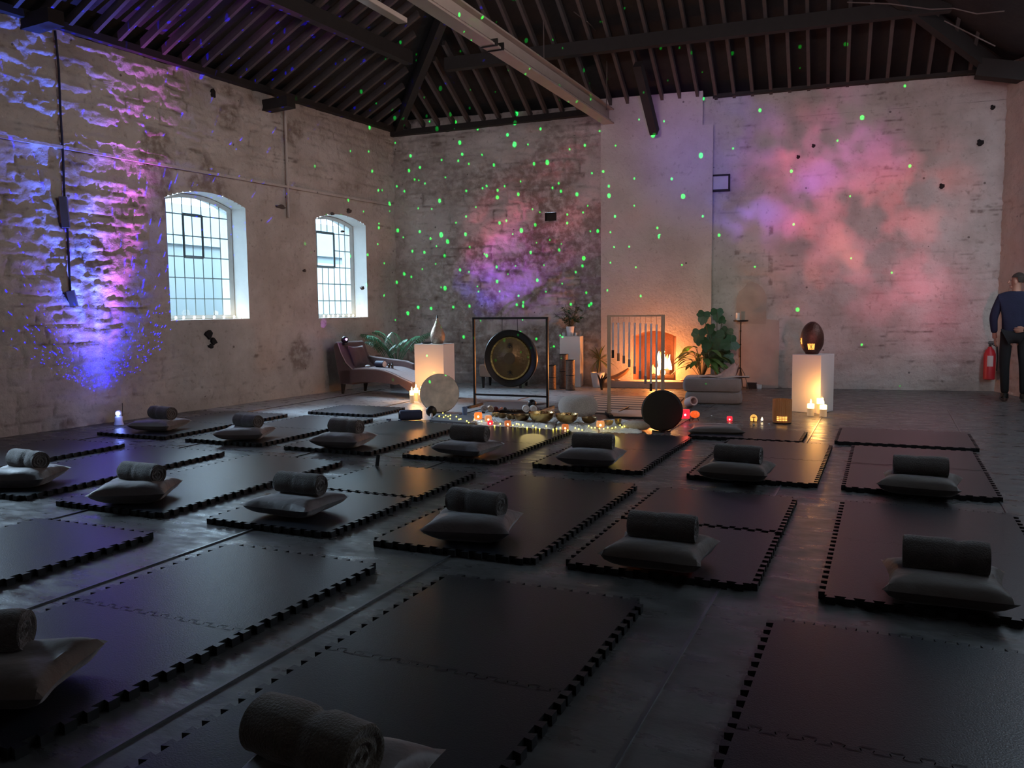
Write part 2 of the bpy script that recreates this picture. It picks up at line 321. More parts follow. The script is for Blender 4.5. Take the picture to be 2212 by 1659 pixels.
# ------------------------------------------------------------------ mesh helper
class MB:
    def __init__(s): s.v = []; s.f = []; s.m = []
    def add(s, vs, fs, mi=0):
        o = len(s.v); s.v += [tuple(v) for v in vs]; s.f += [tuple(i + o for i in f) for f in fs]; s.m += [mi] * len(fs); return s
    def box(s, c, d, rz=0, mi=0, taper=1.0, M=None):
        x, y, z = d[0] / 2, d[1] / 2, d[2] / 2; vs = []
        for k2 in (-1, 1):
            t = taper if k2 > 0 else 1
            for a, b in ((-1, -1), (1, -1), (1, 1), (-1, 1)):
                p = Vector((a * x * t, b * y * t, k2 * z))
                if M: p = M @ p
                elif rz: p = Matrix.Rotation(rz, 3, 'Z') @ p
                vs.append(p + Vector(c))
        return s.add(vs, [(3, 2, 1, 0), (4, 5, 6, 7), (0, 1, 5, 4), (1, 2, 6, 5), (2, 3, 7, 6), (3, 0, 4, 7)], mi)
    def tube(s, pts, r, n=8, mi=0, caps=True):
        pts = [Vector(p) for p in pts]; rs = r if isinstance(r, (list, tuple)) else [r] * len(pts)
        vs = []; up = None
        for i, p in enumerate(pts):
            t = (pts[min(i + 1, len(pts) - 1)] - pts[max(i - 1, 0)]).normalized()
            a = (up if up is not None else (Vector((0, 0, 1)) if abs(t.z) < .9 else Vector((1, 0, 0))))
            b = t.cross(a).normalized(); a = b.cross(t).normalized(); up = a
            for j in range(n):
                th = 2 * PI * j / n; vs.append(p + (a * math.cos(th) + b * math.sin(th)) * rs[i])
        fs = [(i * n + j, i * n + (j + 1) % n, (i + 1) * n + (j + 1) % n, (i + 1) * n + j) for i in range(len(pts) - 1) for j in range(n)]
        if caps: fs += [tuple(range(n))[::-1], tuple((len(pts) - 1) * n + j for j in range(n))]
        return s.add(vs, fs, mi)
    def lathe(s, prof, n=24, c=(0, 0, 0), mi=0, M=None, caps=True):
        vs = []
        for r, z in prof:
            for j in range(n):
                th = 2 * PI * j / n; p = Vector((r * math.cos(th), r * math.sin(th), z))
                if M: p = M @ p
                vs.append(p + Vector(c))
        fs = [(i * n + j, i * n + (j + 1) % n, (i + 1) * n + (j + 1) % n, (i + 1) * n + j) for i in range(len(prof) - 1) for j in range(n)]
        if caps:
            if prof[0][0] > 1e-4: fs.append(tuple(range(n))[::-1])
            if prof[-1][0] > 1e-4: fs.append(tuple((len(prof) - 1) * n + j for j in range(n)))
        return s.add(vs, fs, mi)
    def ball(s, c, r, n=12, mi=0, sq=(1, 1, 1)):
        k2 = n // 2 + 1; prof = [(max(1e-4, math.sin(PI * i / k2)), -math.cos(PI * i / k2)) for i in range(k2 + 1)]
        M = Matrix.Diagonal((r * sq[0], r * sq[1], r * sq[2])); return s.lathe(prof, n, c, mi, M)
    def prism(s, out, z0, z1, mi=0, ms=None, T=None):
        n = len(out); vs = [(x, y, z0) for x, y in out] + [(x, y, z1) for x, y in out]
        if T: vs = [T(*v) for v in vs]
        s.add(vs, [tuple(range(n))[::-1], tuple(range(n, 2 * n))], mi)
        o = len(s.v) - 2 * n
        for i in range(n):
            s.f.append((o + i, o + (i + 1) % n, o + n + (i + 1) % n, o + n + i)); s.m.append(mi if ms is None else ms)
        return s
    def grid(s, fn, nu, nv, mi=0, closeu=False):
        vs = [fn(i / nu, j / nv) for j in range(nv + 1) for i in range(nu + 1)]
        return s.add(vs, [(j * (nu + 1) + i, j * (nu + 1) + i + 1, (j + 1) * (nu + 1) + i + 1, (j + 1) * (nu + 1) + i) for j in range(nv) for i in range(nu)], mi)
    def mesh(s, name, mats, smooth=True):
        me = bpy.data.meshes.new(name); me.from_pydata(s.v, [], s.f)
        for m in (mats if isinstance(mats, (list, tuple)) else [mats]): me.materials.append(m)
        me.polygons.foreach_set('material_index', s.m)
        if smooth:
            me.polygons.foreach_set('use_smooth', [True] * len(s.f))
            try: me.set_sharp_from_angle(angle=math.radians(38))
            except Exception: pass
        me.validate(); me.update(); return me
    def build(s, name, mats, parent=None, smooth=True, loc=None, rot=None, bevel=0):
        o = bpy.data.objects.new(name, s.mesh(name, mats, smooth)); COL.objects.link(o); o.parent = parent
        if loc is not None: o.location = loc
        if rot is not None: o.rotation_euler = rot
        if bevel:
            b = o.modifiers.new('bevel', 'BEVEL'); b.width = bevel; b.segments = 2; b.limit_method = 'ANGLE'
        return o
def tag(o, label=None, cat=None, group=None, kind=None):
    if label: o['label'] = label
    if cat: o['category'] = cat
    if group: o['group'] = group
    if kind: o['kind'] = kind
    return o
def thing(name, loc, rz=0, label=None, cat=None, group=None, kind=None):
    o = bpy.data.objects.new(name, None); COL.objects.link(o); o.empty_display_size = .05
    o.location = loc; o.rotation_euler = (0, 0, rz); return tag(o, label, cat, group, kind)
def dup(root, loc, rz, label, group=None):
    r = root.copy(); COL.objects.link(r); r.location = loc; r.rotation_euler = (root.rotation_euler[0], root.rotation_euler[1], rz); r['label'] = label
    if group: r['group'] = group
    for ch in list(root.children):
        c = ch.copy(); COL.objects.link(c); c.parent = r
        for g in list(ch.children):
            d = g.copy(); COL.objects.link(d); d.parent = c
    return r
def rotx(a): return Matrix.Rotation(a, 3, 'X')
def roty(a): return Matrix.Rotation(a, 3, 'Y')
def rotz(a): return Matrix.Rotation(a, 3, 'Z')
def V3(*a): return Vector(a)

# ------------------------------------------------------------------ numpy noise + masonry
def h2(i, j, s):
    x = (i * 374761393 + j * 668265263 + s * 1442695041) & 0xffffffff
    x = ((x ^ (x >> 13)) * 1274126177) & 0xffffffff
    return ((x ^ (x >> 16)) & 0xffff) / 65535.0
def vn(x, y, s):
    xi = np.floor(x).astype(np.int64); yi = np.floor(y).astype(np.int64); fx = x - xi; fy = y - yi
    fx = fx * fx * (3 - 2 * fx); fy = fy * fy * (3 - 2 * fy)
    return (h2(xi, yi, s) * (1 - fx) + h2(xi + 1, yi, s) * fx) * (1 - fy) + (h2(xi, yi + 1, s) * (1 - fx) + h2(xi + 1, yi + 1, s) * fx) * fy
def fbm(x, y, s, o=4):
    a = 0; t = 0; w = 1.0
    for k2 in range(o): a = a + w * vn(x * 2 ** k2, y * 2 ** k2, s + k2 * 17); t += w; w *= .55
    return a / t
def sstep(a, b, x): t = np.clip((x - a) / (b - a), 0, 1); return t * t * (3 - 2 * t)
def masonry(u, z, seed, amp, peelmask):
    rs = np.random.RandomState(seed); bd = [0.0]
    while bd[-1] < 6: bd.append(bd[-1] + rs.uniform(.11, .25))
    bd = np.array(bd); zw = z + .16 * (fbm(u * .9, z * .9, seed + 3, 3) - .5) + .5
    row = np.clip(np.searchsorted(bd, zw) - 1, 0, len(bd) - 2)
    ln = rs.uniform(.24, .55, len(bd))[row]; off = rs.uniform(0, 1, len(bd))[row]
    uu = (u + .16 * (fbm(u * 1.6, z * 2.4, seed + 9, 3) - .5)) / ln + off * 7 + 50
    cell = np.floor(uu).astype(np.int64); fr = uu - cell
    e = np.minimum(np.minimum(fr, 1 - fr) * ln, np.minimum(zw - bd[row], bd[row + 1] - zw))
    e = e + .034 * (fbm(u * 9, z * 9, seed + 5, 3) - .5)
    jt = (1 - sstep(0.0, .022, e)) * sstep(.38, .58, fbm(u * 1.7, z * 3.2, seed + 61, 3))
    hgt = h2(cell, row.astype(np.int64), seed)
    rough = fbm(u * 5, z * 8, seed + 21, 5) - .5; fine = fbm(u * 17, z * 24, seed + 31, 3) - .5
    ledge = sstep(.52, .60, fbm(u * 2.6, z * 9.5, seed + 41, 4))
    d = amp * (.022 * hgt + .055 * rough + .022 * fine + .020 * ledge - .030 * jt)
    d -= .012 * peelmask * sstep(.45, .6, fbm(u * 6, z * 6, seed + 51, 4))
    st = sstep(.66, .72, fbm(u * 2.2, z * 26, seed + 71, 3)) * sstep(.5, .62, fbm(u * .9, z * 1.3, seed + 73, 2))
    return d, np.maximum(jt * np.clip(amp * .9, 0, .8), st * .75)
def wall_mesh(name, T, e, n, us, zs, seed, ampf, peelf, holes, mats, top=None, patches=()):
    """T origin, e along, n out; holes = list of (u0,u1,z0,zs,zc) arched openings"""
    U, Z = np.meshgrid(us, zs); du = us[1] - us[0]; dz = zs[1] - zs[0]
    if top is not None: Z = Z * (top(U) / zs[-1])
    U0, Z0 = U.copy(), Z.copy()
    amp = ampf(U, Z); pm = peelf(U, Z); D, J = masonry(U, Z, seed, amp, pm)
    lock = np.zeros_like(U, bool)
    for (a, b, z0, z1, zc) in holes:
        um = (a + b) / 2; hw = (b - a) / 2; zt = z1 + (zc - z1) * np.clip(1 - ((U - um) / hw) ** 2, 0, 1)
        for ub in (a, b):
            k2 = (np.abs(U0 - ub) < du * .51) & (Z0 > z0 - dz * .6) & (Z0 < z1 + dz * .6); U[k2] = ub; lock |= k2
        k2 = (np.abs(Z0 - z0) < dz * .51) & (U0 > a - du * .6) & (U0 < b + du * .6); Z[k2] = z0; lock |= k2
        k2 = (np.abs(Z0 - zt) < dz * .51) & (U0 > a - du * .6) & (U0 < b + du * .6); Z[k2] = zt[k2]; lock |= k2
        near = (U0 > a - .30) & (U0 < b + .30) & (Z0 > z0 - .30) & (Z0 < zc + .25); D[near] *= .25; J[near] *= .3
    D[lock] = 0
    X = T.x + e.x * U + n.x * D; Y = T.y + e.y * U + n.y * D
    V = np.stack([X, Y, Z], -1).reshape(-1, 3); nz_, nu_ = U.shape
    idx = np.arange(nz_ * nu_).reshape(nz_, nu_)
    q = np.stack([idx[:-1, :-1], idx[:-1, 1:], idx[1:, 1:], idx[1:, :-1]], -1)
    uc = (U0[:-1, :-1] + U0[1:, 1:]) / 2; zc_ = (Z0[:-1, :-1] + Z0[1:, 1:]) / 2; keep = np.ones(uc.shape, bool)
    for (a, b, z0, z1, zc) in holes:
        um = (a + b) / 2; hw = (b - a) / 2; zt = z1 + (zc - z1) * np.clip(1 - ((uc - um) / hw) ** 2, 0, 1)
        keep &= ~((uc > a) & (uc < b) & (zc_ > z0) & (zc_ < zt))
    q = q[keep]
    if (e.cross(Vector((0, 0, 1)))).dot(n) < 0: q = q[:, ::-1]
    me = bpy.data.meshes.new(name); nf = len(q)
    me.vertices.add(len(V)); me.vertices.foreach_set('co', V.astype(np.float32).ravel())
    me.loops.add(nf * 4); me.loops.foreach_set('vertex_index', q.astype(np.int32).ravel())
    me.polygons.add(nf); me.polygons.foreach_set('loop_start', np.arange(0, nf * 4, 4, dtype=np.int32))
    me.polygons.foreach_set('use_smooth', np.ones(nf, bool))
    me.update(calc_edges=True)
    for nm, arr in (('peel', pm), ('joint', J)):
        at = me.attributes.new(nm, 'FLOAT', 'POINT'); at.data.foreach_set('value', np.clip(arr, 0, 1).astype(np.float32).ravel())
    for m in mats: me.materials.append(m)
    o = bpy.data.objects.new(name, me); COL.objects.link(o); o['kind'] = 'structure'; return o

# ------------------------------------------------------------------ ROOM SHELL
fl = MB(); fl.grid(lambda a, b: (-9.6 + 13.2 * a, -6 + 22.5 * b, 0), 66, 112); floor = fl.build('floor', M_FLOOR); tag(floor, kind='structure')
for x in (-8.10, -6.62, -5.14, -3.67, -2.22, -.72, .76):
    s = MB(); s.box((x, 4.3, .0035), (.014, 16.0, .009)); s.build('seam_strip', mat('seam_strip_metal', (.13, .13, .14), .28, metal=.5), floor)

def wuv(pts): return pts
v0, _ = lwuv(362, 560); v1, _ = lwuv(533, 560); w1z0 = lwuv(450, 690)[1]
WIN1 = (v1, v0, w1z0, 2.95, 3.10)
v0b, _ = lwuv(684, 580); v1b, _ = lwuv(791, 580); w2z0 = lwuv(740, 686)[1]
WIN2 = (v1b, v0b, w2z0, 2.93, 3.06)
WIN3 = (8.35, 9.85, 1.28, 2.95, 3.1)
us = np.concatenate([np.arange(-.125, 10.5, .025), np.arange(10.5, 19.5, .15)]); zs = np.linspace(0, 4.82, 193)
lamp = lambda U, Z: .35 + .55 * sstep(3.0, 6.2, U) * (1 - .45 * sstep(1.3, .2, Z)) + .2 * sstep(3.0, 3.6, Z)
lpeel = lambda U, Z: sstep(.66, .74, fbm(U * 1.1, Z * 1.4, 77, 3)) * .8
wl = wall_mesh('wall_left', BL, LE, LN, us, zs, 11, lamp, lpeel, [WIN1, WIN2, WIN3], [M_WALL], patches=())
us = np.arange(-.125, 10.42, .025); zs = np.linspace(0, 4.95, 198)
bamp = lambda U, Z: 1.0 * (1 - sstep(3.9, 4.1, U)) * (.55 + .6 * fbm(U * .8, Z * .8, 5, 2)) + .06 + .30 * sstep(5.8, 6.0, U)
def bpeel(U, Z):
    c = np.clip(1.25 - np.hypot((U - 2.6) / 1.8, (Z - 2.2) / 2.6), 0, 1)
    p = sstep(.50 - .18 * c, .62 - .14 * c, fbm(U * 1.3, Z * 1.6, 123, 4)) * (.4 + .6 * c) * (1 - sstep(4.0, 4.2, U))
    p = np.maximum(p, .75 * sstep(.02, .0, np.abs(U - 6.33) - .02 - .03 * fbm(U * 3, Z * 8, 9, 2)) * (Z > 1.75) * (Z < 2.35) * sstep(.45, .5, vn(U * 3, Z * 9, 3)))
    p = np.maximum(p, .75 * (np.abs(U - 6.88) < .035) * (Z > 1.75) * (Z < 2.9) * sstep(.45, .5, vn(U * 3, Z * 9, 4)))
    return p
hu0, _ = bwuv(1177, 468); hu1, _ = bwuv(1202, 468); hz0 = bwuv(1190, 477)[1]; hz1 = bwuv(1190, 459)[1]
wb = wall_mesh('wall_back', BL, BE, BN, us, zs, 29, bamp, bpeel, [(4.5, 5.4, -.1, .9, 1.0), (hu0, hu1, hz0, hz1, hz1 + .001)], [M_WALL])
s = MB(); s.box((0, 0, 0), (.34, .25, .3)); s.box((0, 0, 0), (.3, .2, .28))
# dark recess behind the missing stone
cx_, cz_ = (hu0 + hu1) / 2, (hz0 + hz1) / 2; r = MB()
def quad(mb, T, pts, mi=0): mb.add([T(*p) for p in pts], [tuple(range(len(pts)))], mi)
for p in (((hu0, -.12, hz0), (hu1, -.12, hz0), (hu1, -.12, hz1), (hu0, -.12, hz1)), ((hu0, 0, hz0), (hu1, 0, hz0), (hu1, -.12, hz0), (hu0, -.12, hz0)),
          ((hu0, 0, hz1), (hu0, -.12, hz1), (hu1, -.12, hz1), (hu1, 0, hz1)), ((hu0, 0, hz0), (hu0, -.12, hz0), (hu0, -.12, hz1), (hu0, 0, hz1)), ((hu1, 0, hz0), (hu1, 0, hz1), (hu1, -.12, hz1), (hu1, -.12, hz0))):
    quad(r, BW, p)
r.build('wall_recess', mat('dark_recess_stone', (.05, .04, .032), .9), wb, smooth=False)
# right wall: splayed from the corner, end wall and right wall behind the camera
RC = BW(10.343, 0, 0); R1 = Vector((2.05, 13.8, 0)); R2 = Vector((3.1, 11.5, 0)); R3 = Vector((3.1, -6, 0))
def plainwall(name, A, B, z0, z1, m, amp=.35, seed=51, step=.05):
    e = (B - A); L_ = e.length; e.normalize(); n = Vector((e.y, -e.x, 0)); mid = Vector((-3, 6, 0))
    if (mid - A).dot(n) < 0: n = -n
    return wall_mesh(name, A, e, n, np.linspace(0, L_, max(2, int(L_ / step) + 1)), np.linspace(z0, z1, int((z1 - z0) / step) + 1), seed, lambda U, Z: amp + 0 * U, lambda U, Z: 0 * U, [], [m])
plainwall('wall_right', RC - (R1 - RC).normalized() * .12, R1 + (R1 - RC).normalized() * .02, 0, 5.4, M_PLAS, .5, 61, .03)
plainwall('wall_right_middle', R1, R2, 0, 5.4, M_PLAS, .4, 63, .06)
plainwall('wall_right_front', R2, R3, 0, 5.4, M_PLAS, .3, 65, .3)
plainwall('wall_front', Vector((-10.2, -5.8, 0)), Vector((3.1, -5.8, 0)), 0, 8, M_PLAS, .2, 67, .3)

# chimney breast on the end wall with arched fireplace
FU0, FU1, FZS, FZC = 4.575, 5.325, .885, .985; OUT = .15
def arc(u0, u1, zs_, zc_, n=10): return [(u0 + (u1 - u0) * i / n, zs_ + (zc_ - zs_) * (1 - (2 * i / n - 1) ** 2)) for i in range(n + 1)]
cb = MB(); ap = arc(FU0, FU1, FZS, FZC)
BU0, BU1 = 4.0, bwuv(1538, 500, OUT)[0]; BU2 = bwuv(1518, 240, OUT)[0]; BZ1 = bwuv(1528, 269, OUT)[1]; BZ2 = 5.02
def cgrid(mb, u0, u1, z0, z1):
    nu_, nv_ = max(1, int((u1 - u0) / .1)), max(1, int((z1 - z0) / .1)); mb.grid(lambda a, b: BW(u0 + (u1 - u0) * a, OUT, z0 + (z1 - z0) * b), nu_, nv_)
cgrid(cb, BU0, FU0, 0, BZ1); cgrid(cb, FU1, BU1, 0, BZ1); cgrid(cb, BU0, BU2, BZ1, BZ2); cgrid(cb, FU0, FU1, 1.1, BZ1)
for i in range(10):
    (a, za), (b, zb_) = ap[i], ap[i + 1]; quad(cb, BW, ((a, OUT, za), (b, OUT, zb_), (b, OUT, 1.1), (a, OUT, 1.1)))
for p in (((BU0, OUT, 0), (BU0, OUT, BZ2), (BU0, -.02, BZ2), (BU0, -.02, 0)), ((BU1, OUT, 0), (BU1, -.02, 0), (BU1, -.02, BZ1), (BU1, OUT, BZ1)),
          ((BU2, OUT, BZ1), (BU1, OUT, BZ1), (BU1, -.02, BZ1), (BU2, -.02, BZ1)), ((BU2, OUT, BZ1), (BU2, -.02, BZ1), (BU2, -.02, BZ2), (BU2, OUT, BZ2)),
          ((BU0, OUT, BZ2), (BU2, OUT, BZ2), (BU2, -.02, BZ2), (BU0, -.02, BZ2))): quad(cb, BW, p)
cbo = cb.build('chimney_breast', M_PLAS, wb, smooth=False)
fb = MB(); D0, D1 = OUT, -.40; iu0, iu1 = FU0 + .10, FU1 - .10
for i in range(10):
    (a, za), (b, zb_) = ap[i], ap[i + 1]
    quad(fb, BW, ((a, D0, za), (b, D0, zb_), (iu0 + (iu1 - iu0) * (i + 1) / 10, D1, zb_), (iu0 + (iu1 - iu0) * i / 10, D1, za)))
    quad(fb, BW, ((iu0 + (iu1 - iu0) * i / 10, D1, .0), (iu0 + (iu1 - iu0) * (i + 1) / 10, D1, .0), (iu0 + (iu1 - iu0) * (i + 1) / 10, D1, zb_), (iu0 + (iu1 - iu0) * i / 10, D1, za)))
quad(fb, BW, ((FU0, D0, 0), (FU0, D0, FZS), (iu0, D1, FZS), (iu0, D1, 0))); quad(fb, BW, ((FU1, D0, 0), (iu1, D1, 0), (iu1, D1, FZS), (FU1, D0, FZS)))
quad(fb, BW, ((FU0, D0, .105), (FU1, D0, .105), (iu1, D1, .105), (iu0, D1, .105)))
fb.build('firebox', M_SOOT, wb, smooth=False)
# thin patches of flaked plaster on the right half of the end wall: blocked arch and rectangle
pa = MB(); u0, za = bwuv(1592, 640); u1, _ = bwuv(1657, 640); zt = bwuv(1625, 609)[1]; zb2 = bwuv(1625, 700)[1]
o_ = [(u0, zb2)] + arc(u0, u1, za - .02, zt, 10) + [(u1, zb2)]
o_ = [(u + .012 * math.sin(i * 5.1), z + .012 * math.cos(i * 3.3)) for i, (u, z) in enumerate(o_)]
pa.prism(o_, .0, .035, T=lambda x, y, z: BW(x, z, y)); pa.build('blocked_arch', mat('bare_plaster_patch', (.36, .30, .26), .8, var=.3, scale=4, bump=.6, bscale=8), wb, smooth=False)
pb = MB(); u2, z2 = bwuv(1683, 692); u3 = bwuv(1600, 700)[0]
o_ = [(u3, 0), (u2, 0), (u2 + .01, z2 * .6), (u2, z2), (u2 - .2, z2 + .02), (u1, z2 + .05), (u3 + .1, z2 - .03), (u3, z2 - .1)]
pb.prism(o_, .0, .03, T=lambda x, y, z: BW(x, z, y)); pb.build('plaster_patch', mat('faded_plaster_patch', (.42, .35, .31), .8, var=.2, scale=4, bump=.4, bscale=8), wb, smooth=False)

# ceiling: hipped roof of boards on rafters
ZT = 4.80; PIT = math.radians(28); TP = math.tan(PIT)
RIDX = -3.5; RIDZ = ZT + (RIDX + 8.8) * TP
def roofz_left(x, y):
    base = -8.64 - (13.77 - y) * .0652; return ZT + (x - base) * TP
hipY = 14.4 - 5.3
ce = MB()
A0 = BL - LN * .2 - BN * .2 + Vector((0, 0, ZT + .12)); A1 = LW(20.5, -.2, ZT + .12)
HP = Vector((RIDX, hipY, RIDZ + .12)); RP = Vector((RIDX, -6.5, RIDZ + .12)); RB = BW(10.5, -.2, ZT + .25); RR = Vector((3.6, -6.5, ZT + .25))
BB = A0
ce.add([A0, A1, RP, HP], [(0, 1, 2, 3)]); ce.add([BB, HP, RB], [(0, 1, 2)]); ce.add([RB, HP, RP, RR], [(0, 1, 2, 3)])
dz_ = Vector((0, 0, -.5)); ce.add([A0, A1, A1 + dz_, A0 + dz_], [(0, 1, 2, 3)]); ce.add([BB, RB, RB + dz_, BB + dz_], [(0, 1, 2, 3)]); ce.add([A0 + dz_, A1 + dz_, A1 + dz_ + LN * .22, A0 + dz_ + LN * .22], [(0, 1, 2, 3)]); ce.add([BB + dz_, RB + dz_, RB + dz_ + BN * .22, BB + dz_ + BN * .22], [(0, 1, 2, 3)])
ce.box((-3, -6.2, 6.5), (14, .1, 4)); ceil = ce.build('ceiling', M_ROOF, smooth=False); tag(ceil, kind='structure')
def raft(A, B, w=.05, h=.10, m=M_RAFT, name='rafter', parent=ceil):
    A = Vector(A); B = Vector(B); d = (B - A); L_ = d.length; d.normalize(); sx = d.cross(Vector((0, 0, 1))).normalized(); up = sx.cross(d).normalized(); vs = []
    for t in (0, L_):
        for a, b in ((-1, -1), (1, -1), (1, 1), (-1, 1)): vs.append(A + d * t + sx * (a * w / 2) + up * (b * h / 2))
    return MB().add(vs, [(3, 2, 1, 0), (4, 5, 6, 7), (0, 1, 5, 4), (1, 2, 6, 5), (2, 3, 7, 6), (3, 0, 4, 7)]).build(name, m, parent, smooth=False)
n_r = 0
v = .35
while v < 10.5:                                              # rafters of the left slope
    a = LW(v, .02, ZT); Lr = 4.6 if v > 5 else max(.5, min(4.6, (v) * 1.02))
    raft(a, a + Vector((Lr * math.cos(PIT), 0, Lr * math.sin(PIT)))); v += .33; n_r += 1
u = .35
while u < 10.0:                                              # rafters of the end slope
    a = BW(u, .02, ZT + .02 * u); Lr = min(3.4, u * 1.05, (10.6 - u) * 1.2)
    raft(a, a + Vector((.05 * Lr, -Lr * math.cos(PIT) * .99, Lr * math.sin(PIT)))); u += .295; n_r += 1
def onleft(t, v_): return LW(v_, .02, ZT) + Vector((t * math.cos(PIT), 0, t * math.sin(PIT)))
for t in (1.75, 3.6): raft(onleft(t, .2 + t * .9) - V3(0, 0, .16), onleft(t, 12) - V3(0, 0, .16), .14, .20, M_DARKW, 'purlin')
def onback(t, u_): return BW(u_, .02, ZT + .02 * u_) + Vector((.03 * t, -t * math.cos(PIT), t * math.sin(PIT)))
for t in (1.65, 3.3): raft(onback(t, .3 + t * .9) - V3(0, 0, .16), onback(t, 10.2 - t * .5) - V3(0, 0, .16), .14, .20, M_DARKW, 'purlin')
raft(LW(.02, .1, ZT + .0), HP - V3(0, 0, .12), .12, .24, M_DARKW, 'hip_rafter')
raft(BW(10.2, .1, ZT + .15), HP - V3(0, 0, .12), .12, .24, M_DARKW, 'hip_rafter')
raft(LW(0, .06, ZT - .02), LW(10.6, .06, ZT - .02), .14, .09, M_DARKW, 'wall_plate')
raft(BW(0, .06, 4.70), BW(4.0, .06, 4.83), .16, .10, M_DARKW, 'wall_plate'); raft(BW(5.9, .08, 4.93), BW(10.3, .08, 4.99), .12, .05, M_DARKW, 'wall_plate')
# roof trusses: rafters feet and tie ends that bear on the walls
for (px, py) in ((586, 243), (72, 70)):
    v_, z_ = lwuv(px, py, .1); A = LW(v_, -.02, z_ + .1)
    raft(A, A + Vector((.5, 0, .02)), .20, .16, M_DARKW, 'truss_foot')
pt_ = PL(1414, 286, BW(0, .35, 0), BN); pb_ = PL(1392, 196, BW(0, .9, 0), BN); raft(pt_, pb_ + (pb_ - pt_) * .6, .13, .16, M_DARKW, 'truss_strut')
pt_ = PL(2160, 178, BW(0, .3, 0), BN); raft(pt_ + V3(.4, -.1, .05), pt_ + V3(-.32, -.1, .22), .26, .26, M_DARKW, 'truss_foot')

# windows --------------------------------------------------------------
def window(name, W_, cols, rows, case, detail=True):
    a, b, z0, z1, zc = W_; root = thing(name, (0, 0, 0), kind='structure'); DP = -.32; TH = -.55
    rv = MB(); ap = arc(a, b, z1, zc, 14)
    for d0, d1, mi in ((.012, TH, 0),):
        for i in range(14):
            (x0, y0), (x1, y1) = ap[i], ap[i + 1]; quad(rv, LW, ((x0, d0, y0), (x1, d0, y1), (x1, d1, y1), (x0, d1, y0)))
        quad(rv, LW, ((a, d0, z0), (a, d0, z1), (a, d1, z1), (a, d1, z0))); quad(rv, LW, ((b, d0, z0), (b, d1, z0), (b, d1, z1), (b, d0, z1)))
        quad(rv, LW, ((a, d0, z0), (a, d1, z0), (b, d1, z0), (b, d0, z0)))
    rv.build('window_reveal', M_REV, root, smooth=False)
    fr = MB(); hw = (b - a) / 2; um = (a + b) / 2
    def ztop(u_): return z1 + (zc - z1) * (1 - ((u_ - um) / hw) ** 2)
    def bar(p0, p1, w, dpt, mb=None):
        (mb or fr).tube([LW(p0[0], DP, p0[1]), LW(p1[0], DP, p1[1])], w, 4)
    f_ = .045
    bar((a + .02, z0), (a + .02, z1), f_, 0); bar((b - .02, z0), (b - .02, z1), f_, 0); bar((a, z0 + .02), (b, z0 + .02), f_, 0)
    fr.tube([LW(x, DP, y - .015) for x, y in ap], f_, 4)
    fr.build('window_frame', mat('weathered_white_frame', (.50, .52, .50), .6, var=.2), root, smooth=False)
    mu = MB(); c0, c1, r0, r1 = case; ww = (b - a - .08) / cols; hh = (zc - z0) / rows; A_ = a + .04
    ux = lambda i: b - .04 - i * ww                      # column 0 at the camera's left (largest v)
    for i in range(1, cols):
        x = ux(i)
        if c0 < i < c1 and not detail:
            mu.tube([LW(x, DP, z0), LW(x, DP, z0 + hh * (rows - r1))], .009, 4); mu.tube([LW(x, DP, z0 + hh * (rows - r0)), LW(x, DP, ztop(x))], .009, 4)
        else: mu.tube([LW(x, DP, z0), LW(x, DP, ztop(x))], .009, 4)
    for j in range(1, rows):
        z = z0 + hh * j; rr_ = rows - j
        if r0 < rr_ < r1 and not detail:
            mu.tube([LW(ux(0), DP, z), LW(ux(c0), DP, z)], .009, 4); mu.tube([LW(ux(c1), DP, z), LW(ux(cols), DP, z)], .009, 4)
        else: mu.tube([LW(ux(0), DP, z), LW(ux(cols), DP, z)], .009, 4)
    mu.build('glazing_bars', M_WFRAME, root, smooth=False)
    cs = MB(); za_, zb_ = z0 + hh * (rows - r1), z0 + hh * (rows - r0)
    for p, q in (((ux(c0), za_), (ux(c1), za_)), ((ux(c1), za_), (ux(c1), zb_)), ((ux(c1), zb_), (ux(c0), zb_)), ((ux(c0), zb_), (ux(c0), za_))):
        cs.tube([LW(p[0], DP + .012, p[1]), LW(q[0], DP + .012, q[1])], .022, 4)
    cs.build('opening_casement', mat('dark_casement_bar', (.05, .08, .09), .5), root, smooth=False)
    gl = MB(); pts = [(a, DP - .015, z0), (b, DP - .015, z0)] + [(x, DP - .015, y) for x, y in ap[::-1]]; quad(gl, LW, pts); gl.build('window_glass', M_GLASS, root, smooth=False)
    return root
window('window_1', WIN1, 8, 6, (3, 5, 1, 3)); window('window_2', WIN2, 8, 6, (2, 5, 1, 3), detail=False)
window('window_3', WIN3, 7, 6, (2, 4, 1, 3))
# outside: neighbouring rendered building and its slate roof
ex = thing('neighbour_building', (0, 0, 0), 0, 'pale rendered building seen through the barred windows', 'building')
e_ = MB(); e_.box((-15.5, 12, .5), (.4, 40, 5.0)); e_.build('rendered_wall', M_EXT, ex, smooth=False)
e_ = MB(); e_.add([(-15.2, 24, 3.0), (-15.2, 13.2, 3.0), (-16.8, 13.2, 4.2), (-16.8, 24, 4.2)], [(0, 1, 2, 3)]); e_.add([(-15.25, 24, 2.95), (-15.25, 13.2, 2.95), (-16.8, 13.2, 4.15), (-16.8, 24, 4.15)], [(0, 1, 2, 3)]); e_.build('slate_roof', M_EXTD, ex, smooth=False)
e_ = MB(); e_.box((-13.2, 17.2, 1.0), (.25, 6.2, 3.2)); e_.build('yard_wall', mat('white_yard_wall', (.46, .49, .48), .9), ex, smooth=False)

e_ = MB(); e_.box((-40, 5, -.6), (60.3, 90, .1)); e_.build('yard_paving', mat('yard_paving', (.10, .10, .10), .9), ex, smooth=False)
